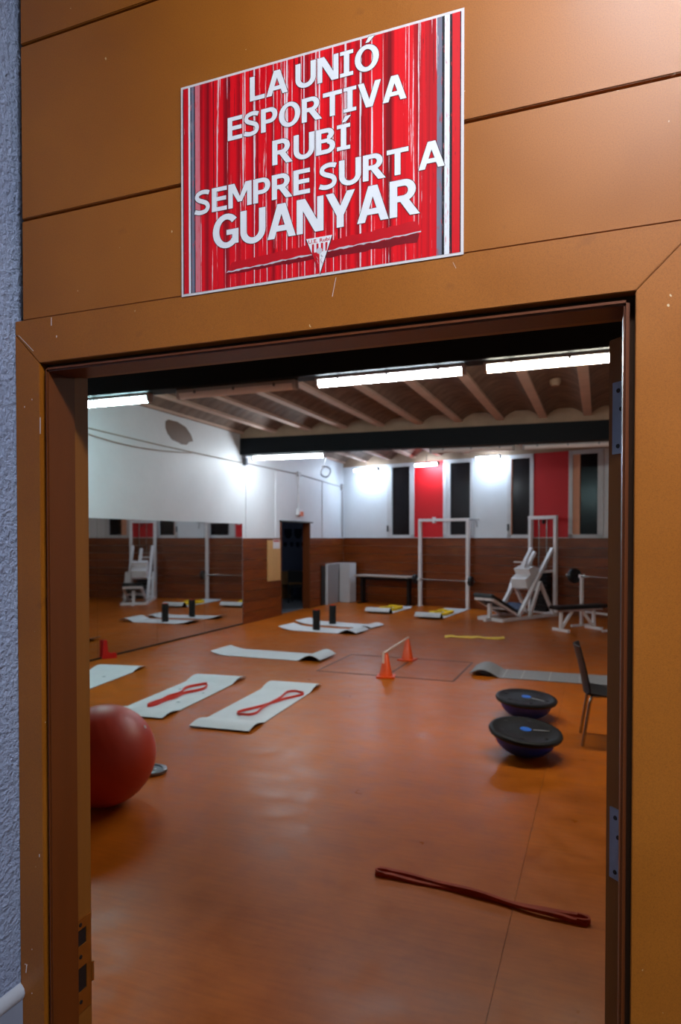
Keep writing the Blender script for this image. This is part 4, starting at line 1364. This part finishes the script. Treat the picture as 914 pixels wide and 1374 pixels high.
def half_ball(label, x_, y_, tx, ty, rot):
    t = thing('half_ball_trainer', label, 'balance trainer', (x_, y_, 0), 0, 'half ball trainers lying dome down')
    piv = Matrix.Rotation(rot, 4, 'Z')
    T = Matrix.Translation((0, 0, 0.13)) @ Matrix.Rotation(tx, 4, 'X') @ Matrix.Rotation(ty, 4, 'Y') @ Matrix.Translation((0, 0, -0.13)) @ piv
    dome = []
    for i in range(13):
        a = math.pi / 2 * i / 12
        dome.append((0.245 * math.sin(a) ** 0.92, 0.17 - 0.17 * math.cos(a)))
    MB().lathe(dome, 40, T).build('dome', M['bosu_blue'], t, True)
    MB().lathe([(0.25, 0.165), (0.285, 0.172), (0.292, 0.188), (0.285, 0.203), (0.262, 0.209), (0.25, 0.204), (0.12, 0.207), (0.0, 0.208)], 48, T).build('platform', M['bosu_top'], t, True)
    MB().lathe([(0.045, 0.206), (0.045, 0.210), (0, 0.211)], 20, T).build('badge', M['bosu_logo'], t)
    for i in range(6):
        a = i * math.pi / 3 + 0.3
        MB().lathe([(0.017, 0.204), (0.017, 0.2082), (0, 0.2082)], 12, T @ Matrix.Translation((0.20 * math.cos(a), 0.20 * math.sin(a), 0))).build('plug', M['black'], t)
    MB().bar(T @ Vector((0.06, 0.0, 0.2085)), T @ Vector((0.19, 0.02, 0.2085)), 0.012, 0.003).build('mark', M['fixture'], t)
    return t
half_ball('black and blue half ball trainer with scratched platform nearer the entrance', -0.56, 4.72, R(5), R(5.5), R(10))
half_ball('black and blue half ball trainer nearer the ribbed grey mat', -0.665, 5.86, R(3), R(3), R(-30))

def cone(label, x_, y_, rot):
    t = thing('traffic_cone', label, 'cone', (x_, y_, 0), rot)
    MB().box((-0.115, -0.115, 0), (0.115, 0.115, 0.02)).build('base', M['cone'], t, bevel=0.006)
    MB().lathe([(0.088, 0.018), (0.082, 0.03), (0.028, 0.295), (0.022, 0.30), (0.018, 0.295)], 24).build('body', M['cone'], t, True)
    return t
C1, C2 = Vector((-2.50, 7.20, 0)), Vector((-2.56, 8.42, 0))
cone('small orange cone carrying the lower end of the white rod', C1.x, C1.y, R(12))
cone('small orange cone carrying the far end of the white rod', C2.x, C2.y, R(-8))
t = thing('hurdle_rod', 'white plastic rod laid between the tops of two orange cones', 'rod')
MB().tube([C1 + Vector((0.0, -0.10, 0.316)), C2 + Vector((0, 0.05, 0.316))], 0.014, 10).build('rod', M['rod'], t, True)
MB().tube([C1 + Vector((0.0, -0.10, 0.316)), C1 + Vector((0.0, -0.112, 0.19))], 0.013, 10).build('bent_end', M['rod'], t, True)

for lab, x_, y_ in (('black foam roller with orange core standing on the mat nearer the cones', -4.99, 10.80), ('black foam roller with orange core standing on the mat nearer the far corner', -5.03, 11.72)):
    t = thing('foam_roller', lab, 'roller', (x_, y_, 0.0085))
    MB().lathe([(0.066, 0), (0.07, 0.006), (0.07, 0.365), (0.066, 0.372), (0.05, 0.372), (0.05, 0.34), (0, 0.34)], 28).build('foam', M['roller'], t, True)
    MB().lathe([(0.049, 0.341), (0.049, 0.38), (0.040, 0.382), (0.040, 0.345), (0, 0.345)], 24).build('core', M['roller_cap'], t, True)

ch = thing('stacking_chair', 'black plastic stacking chair with chrome legs half hidden by the open door', 'chair', (0.10, 5.33, 0), R(-86))
# local -y is the back of the chair, +y the front (turned so that its front faces right)
def chair_grid(fn, nu, nv, th, name):
    v, f = [], []
    top = [[Vector(fn(i / nu, j / nv)) for j in range(nv + 1)] for i in range(nu + 1)]
    for side in (0, 1):
        for i in range(nu + 1):
            for j in range(nv + 1):
                a = top[min(i + 1, nu)][j] - top[max(i - 1, 0)][j]
                b = top[i][min(j + 1, nv)] - top[i][max(j - 1, 0)]
                nn = a.cross(b).normalized()
                v.append(top[i][j] - nn * (th * side))
    s_ = (nu + 1) * (nv + 1)
    idx = lambda i, j, k: k * s_ + i * (nv + 1) + j
    for i in range(nu):
        for j in range(nv):
            f.append((idx(i, j, 0), idx(i + 1, j, 0), idx(i + 1, j + 1, 0), idx(i, j + 1, 0)))
            f.append((idx(i, j, 1), idx(i, j + 1, 1), idx(i + 1, j + 1, 1), idx(i + 1, j, 1)))
    for i in range(nu):
        for j in (0, nv):
            f.append((idx(i, j, 0), idx(i, j, 1), idx(i + 1, j, 1), idx(i + 1, j, 0)))
    for j in range(nv):
        for i in (0, nu):
            f.append((idx(i, j, 0), idx(i, j + 1, 0), idx(i, j + 1, 1), idx(i, j, 1)))
    return MB().add(v, f).build(name, M['black'], ch, True)
chair_grid(lambda u, v_: (0.225 * (2 * u - 1) * (1 - 0.12 * v_ ** 3), -0.21 + 0.43 * v_, 0.445 - 0.02 * math.sin(math.pi * v_) - 0.035 * max(0, v_ - 0.85) / 0.15 + 0.012 * (2 * u - 1) ** 2), 8, 10, 0.012, 'seat')
chair_grid(lambda u, v_: (0.215 * (2 * u - 1) * (1 - 0.14 * v_ ** 2), -0.235 - 0.085 * v_ ** 1.3 + 0.045 * (1 - (2 * u - 1) ** 2) * -1 + 0.045, 0.43 + 0.40 * v_), 10, 8, 0.014, 'backrest')
for sx_ in (-1, 1):
    MB().tube([(0.20 * sx_, -0.245, 0.0), (0.185 * sx_, -0.19, 0.36), (0.18 * sx_, -0.17, 0.42), (0.18 * sx_, -0.10, 0.425)], 0.0135, 10).build('leg', M['chrome'], ch, True)
    MB().tube([(0.20 * sx_, 0.21, 0.0), (0.185 * sx_, 0.17, 0.36), (0.18 * sx_, 0.14, 0.41), (0.18 * sx_, 0.0, 0.425)], 0.0135, 10).build('leg', M['chrome'], ch, True)
MB().tube([(-0.18, -0.10, 0.425), (-0.18, 0.02, 0.425)], 0.011, 8).tube([(0.18, -0.10, 0.425), (0.18, 0.02, 0.425)], 0.011, 8).build('seat_rail', M['chrome'], ch, True)

# ================================================================== SIDE ROOM THINGS
YS = 17.29
for i, (x_, y_, w_, h_) in enumerate(((386.6, 714, 0.24, 0.30), (400, 714, 0.24, 0.30), (383, 728.5, 0.11, 0.14), (391.5, 728.5, 0.11, 0.14), (399.5, 728.5, 0.11, 0.16), (406.5, 728.5, 0.11, 0.14))):
    q = on_plane(x_, y_, 1, YS)
    big = i < 2
    o = MB().prism([(-w_ / 2, h_ / 2), (w_ / 2, h_ / 2), (w_ / 2, -h_ * 0.1), (w_ * 0.3, -h_ * 0.38), (0, -h_ / 2), (-w_ * 0.3, -h_ * 0.38), (-w_ / 2, -h_ * 0.1)], -0.012, 0, 'y').build('shield_plaque', M['navy_cloth'], None, loc=(q.x, YS, q.z - 0.05))
    tag(o, ('large' if big else 'small') + ' dark shield plaque on the side room wall', 'plaque', ('large' if big else 'small') + ' shield plaques in the side room')
q0, q1 = on_plane(379, 763, 1, 16.3), on_plane(402, 763, 1, 16.3)
t = thing('desk', 'tan wooden desk in the dim side room', 'desk', ((q0.x + q1.x) / 2, 16.3, 0))
hw_ = (q1.x - q0.x) / 2 + 0.1
MB().box((-hw_, 0, 0.74), (hw_, 0.7, 0.78)).build('desk_top', M['desk_wood'], t)
MB().box((-hw_, 0.02, 0.42), (hw_, 0.04, 0.74)).build('front_panel', M['desk_wood'], t)
for s_ in (-1, 1):
    MB().box((s_ * hw_, 0, 0), (s_ * (hw_ - 0.04), 0.68, 0.74)).build('side_panel', M['desk_wood'], t)
q = on_plane(399, 790, 1, 15.6)
t = thing('dark_chair', 'black chair standing before the desk in the dim side room', 'chair', (q.x, 15.6, 0), R(10))
MB().box((-0.21, -0.21, 0.42), (0.21, 0.21, 0.47)).build('seat', M['black'], t, bevel=0.01)
MB().box((-0.20, -0.23, 0.55), (0.20, -0.20, 0.86)).build('backrest', M['black'], t, bevel=0.01)
for sx_ in (-1, 1):
    MB().bar((0.19 * sx_, -0.20, 0), (0.19 * sx_, -0.21, 0.80), 0.025).build('leg', M['black'], t)
    MB().bar((0.19 * sx_, 0.19, 0), (0.19 * sx_, 0.19, 0.42), 0.025).build('leg', M['black'], t)
